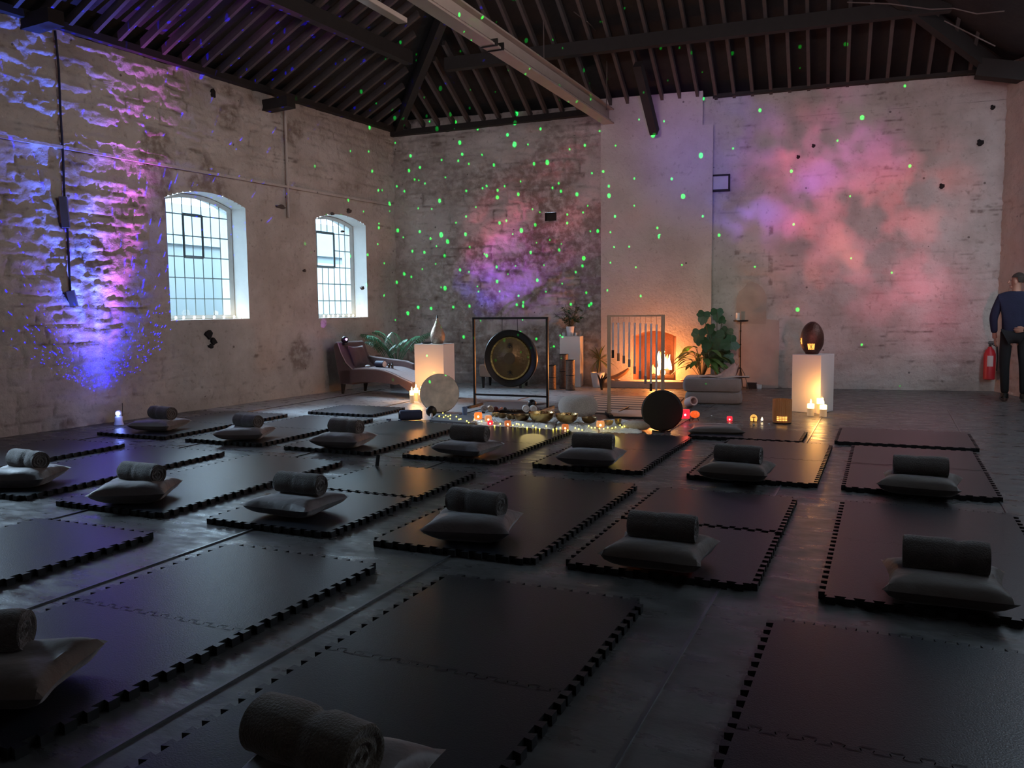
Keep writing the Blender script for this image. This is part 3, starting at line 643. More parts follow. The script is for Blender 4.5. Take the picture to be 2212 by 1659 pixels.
# surface conduit and hanging cable on the left wall
va, za = lwuv(846, 450, .05); vb, zb = lwuv(-40, 276, .05)
cdt = MB(); cdt.box((0, 0, 0), ((LW(va, 0, 0) - LW(vb, 0, 0)).length, .03, .035)); mid = (LW(va, .055, za) + LW(vb, .055, zb)) / 2
dv = LW(va, 0, za) - LW(vb, 0, zb)
o = cdt.build('cable_trunking', M_PLAS, smooth=False, loc=mid, rot=(0, 0, math.atan2(dv.y, dv.x))); tag(o, 'long painted cable trunking running along the left wall above the windows', 'trunking')
cb_ = thing('hanging_cable', LW(*lwuv(150, 658, .06)[0:1], .06, 0), 0, 'dark hanging cable with two long boxes on the blue-lit left wall', 'cable')
def lpt(px, py, out=.06): v_, z_ = lwuv(px, py, out); return LW(v_, out, z_) - cb_.location
t_ = MB(); t_.tube([lpt(119, 66), lpt(127, 150), lpt(131, 250), lpt(136, 330), lpt(139, 420), lpt(146, 500), lpt(152, 640)], .013, 6); t_.build('cable', M_DARKW, cb_)
for (x0, y0, x1, y1) in ((136, 425, 143, 492), (152, 628, 160, 660)):
    A, B = lpt(x0, y0, .08), lpt(x1, y1, .08); MB().tube([A, B], .06, 4).build('junction_box', mat('box_grey', (.10, .09, .09), .6), cb_, smooth=False)
dp = MB(); pA = LW(lwuv(616, 250, .05)[0], .05, 4.6); dp.tube([(0, 0, 0), (0, 0, lwuv(620, 470, .05)[1] - 4.6)], .022, 6)
tag(dp.build('wall_pipe', M_PLAS, loc=pA), 'thin painted vertical pipe between the two arched windows', 'pipe')

# ------------------------------------------------------------------ overhead steel beam, light strip, hanging rods
ib = thing('roof_beam', (-4.5, 10.5, 4.58), 0, 'long cream painted steel roof beam running to the chimney breast', 'beam')
Lb = 18.66
def bpart(nm, c, d, m=M_BEAM): return MB().box(c, d).build(nm, m, ib, smooth=False)
YC = -5.6
bpart('bottom_flange', (-.02, YC, .012), (.19, Lb, .024)); bpart('beam_web', (-.02, YC, .13), (.02, Lb, .22)); bpart('top_flange', (-.02, YC, .245), (.19, Lb, .022))
MB().tube([(.035, YC - Lb / 2, .045), (.035, YC + Lb / 2 - .1, .045)], .017, 8).build('conduit', mat('glossy_conduit', (.45, .38, .33), .2, metal=.6), ib)
for y in (-1.1, -.92):
    MB().box((.0, y, .03), (.22, .02, .09)).build('cable_tie', M_BLACK, ib, smooth=False)
st = thing('strip_light', (-4.5, 5.4, 4.27), 0, 'unlit cream strip light hanging at the top edge beside the steel beam', 'light')
MB().box((0, 0, 0), (.11, 4.0, .05)).build('light_body', M_BEAM, st, smooth=False, bevel=.008)
for y in (-1.5, 1.6): MB().tube([(0, y, .02), (0, y, .31)], .006, 5).build('hanger', M_BLACK, st)
def wire(label, pts, r=.008, m=None):
    pts = [Vector(p) for p in pts]; b = pts[0].copy(); t = MB(); t.tube([p - b for p in pts], r, 5); tag(t.build('hanging_rod', m or mat('rusty_rod', (.12, .09, .08), .6), loc=b), label, 'rod')
PB = Vector((0, 11.0, 0)); PBn = Vector((0, 1, 0)); P = lambda x, y, Y: PL(x, y, (0, Y, 0), (0, 1, 0))
wire('thin vertical rod hanging left of the dark strut above the chimney breast', [P(1309, 88, 13.6), P(1311, 150, 13.6), P(1310, 237, 13.6)])
wire('thin vertical rod above the middle of the steel beam', [P(1174, 45, 12.2), P(1175, 132, 12.2)])
wire('slanting thin rod high in the roof right of the beam', [P(1205, 0, 12.5), P(1270, 48, 12.6), P(1309, 90, 13.5), P(1362, 126, 13.7)])
wire('long pale wire crossing the roof at the top right corner', [P(1830, 5, 9), P(1920, 8, 9), P(2010, 20, 9), P(2060, 18, 9), P(2110, 30, 9), P(2170, 24, 9)], .006)
wire('faint slanting wire in the dark roof at upper right', [P(2040, 45, 12), P(2100, 75, 12), P(2150, 100, 12)], .008)

# vent box, holes on the end wall
u_, z_ = bwuv(1557, 396, .03); vt = thing('vent_box', BW(u_, 0.02, z_), BANG, 'square framed vent box on the end wall right of the chimney breast', 'vent')
MB().box((0, -.03, 0), (.27, .09, .25)).build('vent_body', mat('vent_grey', (.45, .42, .44), .6), vt, smooth=False, bevel=.008)
for (x, z, w, h) in ((0, -.125, .31, .03), (.14, 0, .03, .27), (-.14, 0, .03, .27), (0, .125, .31, .03)): MB().box((x, -.04, z), (w, .10, h)).build('vent_rim', M_DARKW, vt, smooth=False)
s.v = []
for i, (px, py, rr_) in enumerate(((2144, 232, .035), (2117, 308, .05), (1757, 315, .03), (1724, 339, .03), (2034, 402, .04))):
    u_, z_ = bwuv(px, py); t = MB(); pr = [(.001 + rr_ * (1 + .25 * math.sin(j * 2.3)) * math.cos(2 * PI * j / 10), rr_ * (1 + .3 * math.cos(j * 1.7)) * math.sin(2 * PI * j / 10)) for j in range(10)]
    t.prism(pr, .0, .022, T=lambda x, y, z, u_=u_, z_=z_: BW(u_ + x, z, z_ + y)); t.build('wall_hole', mat('hole_black', (.01, .008, .008), .9), wb, smooth=False)
for (px, py, a_, b_) in ((603, 447, .10, .028), (448, 722, .055, .06), (459, 738, .045, .05), (452, 748, .04, .03), (752, 456, .05, .035), (716, 462, .03, .02), (457, 203, .04, .06), (780, 622, .035, .03), (655, 585, .02, .02), (738, 500, .03, .015)):
    v_, z_ = lwuv(px, py); t = MB(); pr = [(a_ * (1 + .3 * math.sin(j * 2.3 + px)) * math.cos(2 * PI * j / 11), b_ * (1 + .35 * math.cos(j * 1.7 + py)) * math.sin(2 * PI * j / 11)) for j in range(11)]
    t.prism(pr, .0, .045, T=lambda x, y, z, v_=v_, z_=z_: LW(v_ + x, z, z_ + y)); t.build('flaked_patch', mat('hole_black', (.01, .008, .008), .9) if px < 600 else mat('dark_flake', (.09, .07, .065), .9), wl, smooth=False)
#@@PART2
# ------------------------------------------------------------------ FOAM MATS
def teeth(p0, p1, amp, n, inv=1):
    """toothed edge from p0 to p1; teeth stick out to the right-hand side of the walk by amp"""
    p0 = Vector(p0); p1 = Vector(p1); d = p1 - p0; L_ = d.length; d.normalize(); o = Vector((d.y, -d.x)); pts = []; st = L_ / n
    for k2 in range(n):
        a = p0 + d * (st * k2)
        pts += [a + d * st * .16, a + d * st * .06 + o * amp, a + d * st * .60 + o * amp, a + d * st * .50]
    return [(p.x, p.y) for p in pts]
def tile(w, l, seam, smooth_right=False):
    """half of a mat; seam='far' or 'near' says which side meets the other tile"""
    A, B, C_, D = (-w / 2, -l / 2), (w / 2, -l / 2), (w / 2, l / 2), (-w / 2, l / 2); out = [A]
    T = .030; n = 12
    near = teeth(A, B, T if seam != 'near' else 0, n) if seam != 'near' else [(x, y + .006) for x, y in teeth(B, A, T, n)[::-1]]
    out += near + [B]
    out += ([] if smooth_right else teeth(B, C_, T, n)) + [C_]
    out += ([(x, y) for x, y in teeth(C_, D, T, n)]) + [D]
    out += teeth(D, A, T, n)
    return out
def tile_mesh(w, l, seam, sr=False, h=.036):
    m = MB(); o_ = tile(w, l, seam, sr); n = len(o_)
    # bevelled top edge: side wall black, top charcoal
    m.prism(o_, 0, h, mi=0, ms=1); return m.mesh('foam_tile', [M_FOAM, M_FOAMS], smooth=False)
TM = {}
def make_mat(x0, x1, y0, y1, label, rz=0, sr=False, half=False):
    w = x1 - x0 - .05; l = (y1 - y0) / (1 if half else 2) - (.03 if half else .0); cxm = (x0 + x1) / 2; cym = (y0 + y1) / 2
    root = thing('foam_mat', (cxm, cym, .001), rz, label, 'mat', 'interlocking foam mats laid out in rows')
    key = (round(w, 1), round(l, 1), sr)
    def part(dy, seam):
        kk = key + (seam,)
        if kk not in TM: TM[kk] = tile_mesh(w, l, seam, sr)
        o = bpy.data.objects.new('foam_tile', TM[kk]); COL.objects.link(o); o.parent = root; o.location = (0, dy, 0)
    if half: part(0, 'far')
    else: part(-l / 2, 'far'); part(l / 2, 'near')
    return root
ORD = ['leftmost', 'second from the left', 'third from the left', 'fourth from the left', 'fifth from the left', 'sixth from the left', 'rightmost']
rowC = [(-8.25, -7.2), (-6.92, -5.84), (-5.55, -4.5), (-4.17, -3.17), (-2.82, -1.84), (-1.46, -.46), (-.27, .76)]
rowB = [(-8.22, -7.22), (-6.87, -5.86), (-5.48, -4.47), (-4.08, -3.09), (-2.74, -1.74), (-1.55, -.55), (-.25, .78)]
for i, (a, b) in enumerate(rowC): make_mat(a, b, 6.66, 8.62 + (.1 if i in (0, 1) else 0), 'charcoal interlocking foam mat in the far row, ' + ORD[i])
for i, (a, b) in enumerate(rowB): make_mat(a, b, 4.07, 6.12, 'charcoal interlocking foam mat in the middle row, ' + ORD[i])
rowA = [(-5.12, -4.10), (-3.49, -2.46), (-2.03, -1.0), (-.42, .60)]
for i, (a, b) in enumerate(rowA): make_mat(a, b, 1.62, 3.64, 'charcoal interlocking foam mat in the nearest row, ' + ['leftmost', 'second from the left', 'third from the left', 'rightmost'][i])
make_mat(-1.90, -.76, 8.72, 9.45, 'dark foam mat tile lying behind the dark flat cushion and red tealights', half=True)
make_mat(-.45, .82, 8.85, 9.90, 'dark foam mat tile in front of the right white plinth', half=True)
make_mat(-7.15, -6.1, 9.05, 9.9, 'dark foam mat tile on the left between chaise and far row', half=True)

# ------------------------------------------------------------------ CUSHIONS AND ROLLED BLANKETS
def pillow_mesh(seed, a=.27, h=.075, mat_=M_PIL):
    m = MB()
    def side(sg):
        def fn(u, v):
            x = 2 * u - 1; y = 2 * v - 1; px = a * x * (1 - .13 * (1 - y * y) * abs(x)); py = a * .9 * y * (1 - .13 * (1 - x * x) * abs(y))
            e = max(0, (1 - x ** 4) * (1 - y ** 4)) ** .55
            w = .10 * math.sin(7 * x + seed + 4 * y) * (1 - e) + .10 * math.sin(9 * y - 5 * x + seed * 2.3) * (1 - e) + .08 * math.sin(3 * x * y + seed)
            lift = .012 * (abs(x * y)) ** 3
            dent = -.22 * math.exp(-((y - .1) / .35) ** 2) * (abs(x) < .75) if sg > 0 else 0
            return V3(px, py, h + lift + sg * h * e * (1 + w + dent))
        return fn
    N_ = 22
    m.grid(side(1), N_, N_); f0 = len(m.f); m.grid(side(-1), N_, N_); m.f[f0:] = [t[::-1] for t in m.f[f0:]]
    return m.mesh('cushion', mat_)
def roll_mesh(seed, L_=.36, R=.078, mat_=M_BLK, dent=True):
    m = MB(); rs = random.Random(seed); nA = 40
    prof = [(-1, r) for r in [0, .12, .24, .36, .48, .6, .72, .84, .95]] + [(t, 1) for t in [-.97, -.85, -.65, -.45, -.28, -.15, -.05, .05, .15, .28, .45, .65, .85, .97]] + [(1, r) for r in [.95, .84, .72, .6, .48, .36, .24, .12, 0]]
    dc = rs.uniform(-.35, .35)
    def fn(ui, vi):
        th = 2 * PI * ui; t, r = prof[int(round(vi * (len(prof) - 1)))]
        rr_ = R * r; x = t * L_ / 2
        if abs(t) == 1 and r < 1:
            x -= t * .010 * (.5 + .5 * math.sin(2 * PI * r * 3.2 + th)) * (r < .93); x -= t * .006 * (1 - r)
        if r == 1:
            dn = (1 - .13 * math.exp(-((t - dc) / .10) ** 2)) if dent else 1
            rr_ = R * dn * (1 + .03 * math.sin(3 * th + seed) + .02 * math.sin(8 * t + seed) + (.05 if .9 < th < 2.2 else 0)) * (1 - .05 * abs(t) ** 6)
        return V3(x, rr_ * math.cos(th), R * .97 + rr_ * math.sin(th) * .97)
    m.grid(fn, nA, len(prof) - 1)
    return m.mesh('rolled_blanket', mat_)
PMS = [pillow_mesh(1), pillow_mesh(2.2), pillow_mesh(3.9, h=.07)]; PMS2 = [pillow_mesh(5.1, mat_=M_PIL2)]
RMS = [roll_mesh(1), roll_mesh(2), roll_mesh(3, R=.073)]; RMS2 = [roll_mesh(5, mat_=M_BLK2, R=.085, L_=.38)]
random.seed(3)
sets = [('far', i, F(*p, .04)) for i, p in enumerate(((345, 928), (530, 947), (742, 963), (1010, 980), (1278, 1001), (1592, 1033), (1987, 1064)))] + \
       [('middle', i + 1, F(*p, .04)) for i, p in enumerate(((50, 1046), (296, 1078), (640, 1106), (1022, 1156), (1426, 1216), (2040, 1292)))]
def pl_set(P, rz, pm, rm, where, dy=.05, rrz=0, rh=.118, dx=0):
    o = bpy.data.objects.new('cushion', pm); COL.objects.link(o); o.location = (P.x, P.y, .037); o.rotation_euler = (0, 0, rz)
    tag(o, 'satin cushion ' + where, 'cushion', 'cushions on the foam mats')
    q = bpy.data.objects.new('rolled_blanket', rm); COL.objects.link(q); q.location = (P.x + dx, P.y + dy, .037 + rh); q.rotation_euler = (0, 0, rrz)
    tag(q, 'rolled fleece blanket ' + where, 'blanket', 'rolled blankets on the cushions')
for row, i, P in sets:
    rz = random.uniform(-.22, .22) + (.35 if i < 3 else .05); pm = random.choice(PMS); rm = random.choice(RMS)
    if row == 'middle' and i >= 5 or row == 'far' and i >= 5: pm = PMS2[0]; rz = random.uniform(-.1, .1)
    pl_set(P, rz, pm, rm, 'on the ' + row + ' row mat, ' + ORD[i], rrz=random.uniform(-.12, .10) - (.1 if i < 3 else 0))
pl_set(V3(-2.86, 1.86, 0), .45, PMS2[0], RMS[1], 'cut off by the left edge of the photo, nearest row', rrz=.5, dx=-.16, dy=.02)
pl_set(V3(-1.36, 1.73, 0), .15, PMS[0], RMS2[0], 'cut off by the bottom edge, nearest row left of centre', rrz=-.12, dx=-.03, dy=.0)
pl_set(V3(.10, 1.63, 0), .1, PMS[1], RMS2[0], 'cut off by the bottom edge near the bottom right corner', rrz=-.05, dy=.04)
fc = F(1546, 938, .0); o = bpy.data.objects.new('flat_cushion', pillow_mesh(4, a=.29, h=.055, mat_=M_PIL2)); COL.objects.link(o); o.location = (fc.x, fc.y, .0); o.scale = (1.05, 1, 1); o.rotation_euler = (0, 0, .2)
tag(o, 'dark brown flattened cushion without blanket in front of the red tealights', 'cushion')

# ------------------------------------------------------------------ CANDLES
def pillar_candle(loc, h, r, label, group, hot=True, flame=True, waxm=None):
    t = thing('pillar_candle', loc, random.uniform(0, 6), label, 'candle', group)
    m = MB(); m.lathe([(r, 0), (r, h * .62)], 20); m.build('candle_body', waxm or M_WAX, t)
    m = MB(); m.lathe([(r, h * .62), (r, h - .004), (r * .85, h), (r * .5, h - .012), (.001, h - .014)], 20, caps=False); ctp = m.build('candle_top', M_WAXHOT if hot else (waxm or M_WAX), t)
    MB().tube([(0, 0, h - .014), (0, 0, h + .008)], .0015, 5).build('wick', M_BLACK, ctp)
    if flame:
        m = MB(); m.lathe([(.001, h + .002), (.009, h + .012), (.011, h + .022), (.006, h + .042), (.001, h + .058)], 10, caps=False); m.build('flame', M_FLAME, t)
    return t
GC = 'pillar candles lit by the right white plinth'
for (px, py, h, r, lab) in ((1751, 898, .155, .043, 'lit ivory pillar candle, left one of three by the right plinth'), (1770, 893, .205, .047, 'tallest lit ivory pillar candle, middle one by the right plinth'), (1778, 900, .15, .043, 'lit ivory pillar candle, right one of three by the right plinth')):
    pillar_candle(F(px, py), h, r, lab, GC)
point('candle_light_right', 6.5, (1, .42, .10), F(1765, 897) + V3(0, -.02, .30), .05)
GL = 'pillar candles lit by the left white plinth'
for (px, py, h, r, lab) in ((890, 870, .185, .033, 'lit pillar candle, left one beside the round hide drum'), (899, 866, .20, .035, 'lit pillar candle, middle one beside the round hide drum'), (910, 869, .185, .036, 'lit pillar candle half behind the round hide drum')):
    pillar_candle(F(px, py), h, r, lab, GL)
point('candle_light_left', 10, (1, .40, .10), F(903, 868) + V3(-.03, .0, .30), .05)

# ------------------------------------------------------------------ PLINTHS AND LANTERNS
def plinth(p, w, d, h, rz, label):
    m = MB(); m.box((0, 0, h / 2), (w, d, h)); return tag(m.build('plinth', M_WHITE, loc=p, rot=(0, 0, rz), smooth=False, bevel=.006), label, 'plinth')
pa_, pb_ = F(1709, 889), F(1771, 894); w2 = (pb_ - pa_).length; rz2 = math.atan2((pb_ - pa_).y, (pb_ - pa_).x); ex_ = V3(math.cos(rz2), math.sin(rz2), 0); ey_ = V3(-math.sin(rz2), math.cos(rz2), 0)
d2 = .42; P2 = pa_ + ex_ * w2 / 2 + ey_ * d2 / 2
plinth(P2, w2, d2, .76, rz2, 'white square plinth on the right carrying the copper egg lantern')
eg = thing('egg_lantern', P2 + V3(-.02, 0, .761), facing(P2), 'dark hammered copper egg lantern with glowing cut-out on the right plinth', 'lantern')
H_ = .41; prof = [(.152 * math.sqrt(max(0, 1 - ((-.84 + 1.84 * i / 22) ** 2))) * (1 - .06 * i / 22), .015 + H_ * i / 22) for i in range(22)] + [(.03, .013 + H_), (.001, .015 + H_)]
m = MB(); m.lathe(prof, 28, caps=False); m.lathe([(.08, 0), (.09, .016)], 20); m.build('shell', M_EGG, eg)
for (ang, zz) in ((-PI / 2 - .08, .10), (PI + .25, .17)):
    m = MB(); c_ = V3(math.cos(ang), math.sin(ang), 0); t_ = V3(-c_.y, c_.x, 0); rr_ = .137 if zz < .15 else .146
    er = lambda z, g: .152 * math.sqrt(max(0, 1 - (-.84 + 1.84 * (z - .015) / H_) ** 2)) * (1 - .06 * (z - .015) / H_) + g; m.grid(lambda u, v: V3(er(zz - .04 + .08 * v, .0025) * math.cos(ang + (u - .5) * .62), er(zz - .04 + .08 * v, .0025) * math.sin(ang + (u - .5) * .62), zz - .04 + .08 * v), 8, 6); m.build('glowing_opening', mat('lantern_glow', (1, .5, .1), .5, emis=(1, .42, .08), estr=1.7), eg, smooth=False)
    m = MB()
    for a in (-.22, 0, .22): m.tube([V3(er(zz - .042 + .084 * q / 5, .005) * math.cos(ang + a * (1 - q * .4)), er(zz - .042 + .084 * q / 5, .005) * math.sin(ang + a * (1 - q * .4)), zz - .042 + .084 * q / 5) for q in range(6)], .003, 4)
    m.build('lattice', M_EGG, eg)
# left plinth
pa_, pb_ = F(897, 861), F(960, 863); w1 = (pb_ - pa_).length; rz1 = math.atan2((pb_ - pa_).y, (pb_ - pa_).x); ex_ = V3(math.cos(rz1), math.sin(rz1), 0); ey_ = V3(-math.sin(rz1), math.cos(rz1), 0); P1 = pa_ + ex_ * w1 / 2 + ey_ * .2
plinth(P1, w1, .40, .86, rz1, 'white square plinth on the left lit orange by candles')
td = thing('teardrop_lantern', P1 + ex_ * .06 + V3(0, 0, .861), 0, 'champagne teardrop lantern with pointed tip on the left plinth', 'lantern')
m = MB(); m.lathe([(.075, 0), (.09, .01), (.11, .06), (.118, .11), (.108, .17), (.085, .23), (.055, .29), (.028, .35), (.014, .40)], 24); m.build('lantern_body', M_SILV, td)
m = MB(); m.lathe([(.014, .40), (.016, .405), (.008, .42), (.012, .43), (.001, .455)], 12); m.build('finial', M_BLACK, td)
m = MB(); m.lathe([(.05, 0), (.085, .012), (.09, .022), (.08, .018), (.001, .010)], 20); tag(m.build('small_dish', M_BLACK, loc=P1 - ex_ * .11 + V3(0, -.05, .861)), 'small black dish beside the teardrop lantern', 'dish')
# middle plinth with pot
pa_, pb_ = F(1211, 835), F(1255, 835.5); w3 = (pb_ - pa_).length; rz3 = math.atan2((pb_ - pa_).y, (pb_ - pa_).x); ex_ = V3(math.cos(rz3), math.sin(rz3), 0); ey_ = V3(-math.sin(rz3), math.cos(rz3), 0); P3 = pa_ + ex_ * w3 / 2 + ey_ * .2 + BN * .06
plinth(P3, w3, .40, .90, rz3, 'white plinth between gong and chimes carrying a white plant pot')
# brown cylinder lanterns in front of it
for (px, py, h, r, lab) in ((1192, 841, .42, .075, 'short brown cylindrical lantern right of the gong stand'), (1218, 839, .60, .078, 'tallest brown cylindrical lantern, at the back left'), (1232, 843, .52, .080, 'medium brown cylindrical lantern, front right of the tall one')):
    p = F(px, py); t = thing('cylinder_lantern', p, 0, lab, 'lantern', 'brown cylindrical lanterns by the middle plinth')
    m = MB(); m.lathe([(r, 0), (r, h), (r * .93, h), (r * .93, .03), (.001, .03)], 24, caps=False); shl = m.build('perforated_shell', M_BARK, t)
    for zz in (.01, h * .5, h - .006):
        m = MB(); m.lathe([(r * 1.0, zz - .008), (r * 1.03, zz - .008), (r * 1.03, zz + .008), (r * 1.0, zz + .008)], 24, caps=False); m.build('band', M_BLACK, shl)

# ------------------------------------------------------------------ PLANTS
class PotM:
    def __init__(s, mb, r1, h): s.mb, s.r1, s.h = mb, r1, h
    def build(s, name, m_, parent):
        o = s.mb.build(name, m_, parent); MB().lathe([(s.r1 * .88, s.h - .035), (s.r1 * .5, s.h - .02), (.001, s.h - .018)], 20, caps=False).build('soil', M_SOIL, o); return o
def pot(mb, r0, r1, h): return PotM(mb.lathe([(r0, 0), (r1, h), (r1 * .92, h), (r1 * .88, h - .05), (.001, h - .05)], 24, caps=False), r1, h)
def leaf(mb, p, d, up, L_, w, bend=.3, n=6, mi=0, fold=.15, heart=False):
    p = Vector(p); d = Vector(d).normalized(); s_ = d.cross(Vector(up)).normalized(); nrm = s_.cross(d).normalized(); vs = []
    for i in range(n + 1):
        t = i / n; ww = w * (math.sin(PI * min(1, t * .92 + .06)) ** (.7 if not heart else .5)) * (1 - .55 * t if heart else 1)
        c_ = p + d * (L_ * t * math.cos(bend * t)) - nrm * (L_ * t * math.sin(bend * t))
        vs += [c_ - s_ * ww + nrm * ww * fold, c_, c_ + s_ * ww + nrm * ww * fold]
    fs = []
    for i in range(n): a = 3 * i; fs += [(a, a + 1, a + 4, a + 3), (a + 1, a + 2, a + 5, a + 4)]
    mb.add(vs, fs, mi)
def keep_in(mb, loc, rz, gap=.035):
    # leaves that touch a wall bend along it
    Q = Matrix.Rotation(rz, 3, 'Z'); out = []
    for v in mb.v:
        w = Q @ Vector(v) + Vector(loc)
        for n_ in (BN, LN):
            d = (w - BL).dot(n_)
            if d < gap: w = w + n_ * (gap - d)
        out.append(tuple(Q.transposed() @ (w - Vector(loc))))
    mb.v = out; return mb
# potted bushy plant on the middle plinth
pp = thing('potted_plant', P3 + V3(-.02, -.02, .901), 0, 'small dark bushy plant in a white pot on the middle plinth', 'plant')
pot(MB(), .055, .075, .17).build('plant_pot', M_POT, pp); R_ = random.Random(5)
m = MB(); lf = MB()
for i in range(30):
    a = R_.uniform(0, 6.28); el = R_.uniform(.5, 1.4); L_ = R_.uniform(.2, .48); d = V3(math.cos(a) * math.cos(el), math.sin(a) * math.cos(el), math.sin(el)); e = V3(0, 0, .15) + d * L_
    m.tube([(0, 0, .14), V3(0, 0, .15) + d * L_ * .5 + V3(0, 0, .02), e], .003, 4)
    for k2 in range(5):
        aa = R_.uniform(0, 6.28); leaf(lf, e - d * R_.uniform(0, .12), V3(math.cos(aa), math.sin(aa), R_.uniform(-.1, .5)), (0, 0, 1), R_.uniform(.06, .11), .022, .4, 3)
PPL = P3 + V3(-.02, -.02, .901); keep_in(m, PPL, 0).build('stems', M_STEM, pp); keep_in(lf, PPL, 0).build('foliage', M_LEAF, pp)
for dx, lab in ((-.13, 'leftmost'), (.13, 'right-hand')):
    m = MB(); m.lathe([(.02, 0), (.025, .06), (.023, .06), (.018, .006), (.001, .006)], 14); tag(m.build('small_glass', mat('clear_dull_glass', (.6, .65, .66), .15, spec=.8), loc=P3 + V3(dx * .9, -.1, .901)), lab + ' small glass standing by the white pot on the middle plinth', 'glass')
# yucca in white pot
yp = F(1291, 836); yu = thing('potted_yucca', yp, 0, 'spiky yucca in a tapered white pot left of the fireplace', 'plant')
pot(MB(), .085, .125, .26).build('plant_pot', M_POT, yu); m = MB(); m.tube([(0, 0, .2), (.02, 0, .38), (.03, 0, .50)], [.022, .018, .016], 8); m.build('trunk', M_STEM, yu)
lf = MB()
for i in range(46):
    a = R_.uniform(0, 6.28); el = R_.uniform(-.5, 1.35); leaf(lf, (.03, 0, .48), (math.cos(a) * math.cos(el), math.sin(a) * math.cos(el), math.sin(el)), (0, 0, 1), R_.uniform(.26, .44), .012, R_.uniform(.2, .7), 5)
keep_in(lf, yp, 0).build('foliage', mat('yellow_green_blade', (.16, .17, .05), .5, var=.4), yu)
# palm behind the chaise
pm_ = V3(-8.02, 12.72, 0); pa2 = thing('potted_palm', pm_, 0, 'arching green palm behind the mauve chaise in the left corner', 'plant')
pot(MB(), .12, .16, .30).build('plant_pot', M_GREYC, pa2); R_ = random.Random(12)
for i in range(11):
    a = (-3.4 + i * .46) if i < 8 else R_.uniform(0, 6.28); L_ = R_.uniform(1.05, 1.5); el = R_.uniform(.95, 1.4); h0 = V3(math.cos(a), math.sin(a), 0); pts = []
    for k2 in range(9):
        t = k2 / 8; pts.append(V3(0, 0, .28) + h0 * (L_ * .50 * t ** 1.3) + V3(0, 0, L_ * (.95 * t - .35 * t ** 3) * math.sin(el)))
    fr = MB(); fr.tube(pts, [.008 * (1 - .6 * q / 8) for q in range(9)], 5)
    for k2 in range(17):
        t = .42 + .58 * k2 / 16; x = t * 8; i0 = min(7, int(x)); p = pts[i0].lerp(pts[i0 + 1], x - i0); dr = (pts[i0 + 1] - pts[i0]).normalized()
        for sg in (-1, 1):
            sd = dr.cross(Vector((0, 0, 1))).normalized() * sg; leaf(fr, p, sd * .9 + dr * .55 - V3(0, 0, .25), (0, 0, 1), .20 * math.sin(PI * min(1, t * .75 + .2)) + .03, .010, .5, 3)
    keep_in(fr, pm_, 0); fr.build('frond', M_LEAF3, pa2)
# cushions block with two plants behind
c0, c1 = F(1484, 872), F(1592, 874)
ex_ = (c1 - c0).normalized(); rzc = math.atan2(ex_.y, ex_.x); ey_ = V3(-ex_.y, ex_.x, 0); cw = (c1 - c0).length + .10; CC = c0 + ex_ * (cw / 2 - .03) + ey_ * .33
def slab(label, z, h, dx, w):
    m = MB(); n = 10
    def ring(f, zz): 
        pts = []
        hx, hy = w / 2 * f, .33 * f; r = .07
        for cx2, cy2, a0 in ((hx - r, hy - r, 0), (-hx + r, hy - r, 90), (-hx + r, -hy + r, 180), (hx - r, -hy + r, 270)):
            for q in range(5): th = math.radians(a0 + q * 22.5); pts.append((cx2 + r * math.cos(th), cy2 + r * math.sin(th), zz))
        return pts
    zs_ = [(.90, 0), (.97, h * .08), (1, h * .25), (1.015, h * .5), (1, h * .75), (.97, h * .92), (.9, h)]
    vs = [p for f, zz in zs_ for p in ring(f, zz)]; k2 = 20
    m.add(vs, [(i * k2 + j, i * k2 + (j + 1) % k2, (i + 1) * k2 + (j + 1) % k2, (i + 1) * k2 + j) for i in range(6) for j in range(k2)] + [tuple(range(k2))[::-1], tuple(6 * k2 + j for j in range(k2))])
    tag(m.build('floor_cushion', M_GREYC, loc=CC + ex_ * dx + V3(0, 0, z), rot=(0, 0, rzc)), label, 'cushion', 'stacked grey floor cushions')
slab('thick grey floor cushion, lower one of the two by the fireplace', 0.0, .17, 0, cw); slab('thick grey floor cushion, upper one of the two by the fireplace', .172, .20, -.02, cw + .02)
mp_ = F(1560, 842) + V3(-.10, -.10, 0); mo = thing('potted_monstera', mp_, 0, 'tall dark monstera with split heart leaves behind the grey cushions', 'plant')
pot(MB(), .12, .16, .26).build('plant_pot', M_GREYC, mo); R_ = random.Random(21)
def monleaf(c, nrm, up, s_):
    """heart-shaped split leaf as a notched polygon with thickness"""
    nrm = Vector(nrm).normalized(); sx = Vector(up).cross(nrm).normalized(); sy = nrm.cross(sx); m = MB(); o_ = []
    for k2 in range(32):
        th = 2 * PI * k2 / 32 + PI / 2; x = math.cos(th); y = math.sin(th); r = 1.0 - .25 * abs(x) * (y < 0) - .45 * max(0, y) ** 8 + .12 * (1 - abs(x)) * (y < 0)
        if k2 % 4 == 2 and 4 < k2 < 29: r *= .90
        o_.append((x * r * .48 * s_, (y * .55 * r) * s_))
    vs = [Vector(c)] + [Vector(c) + sx * x + sy * y - nrm * (.25 * (x * x + y * y) / s_) for x, y in o_]
    m.add(vs, [(0, i + 1, (i + 1) % 32 + 1) for i in range(32)]); return m
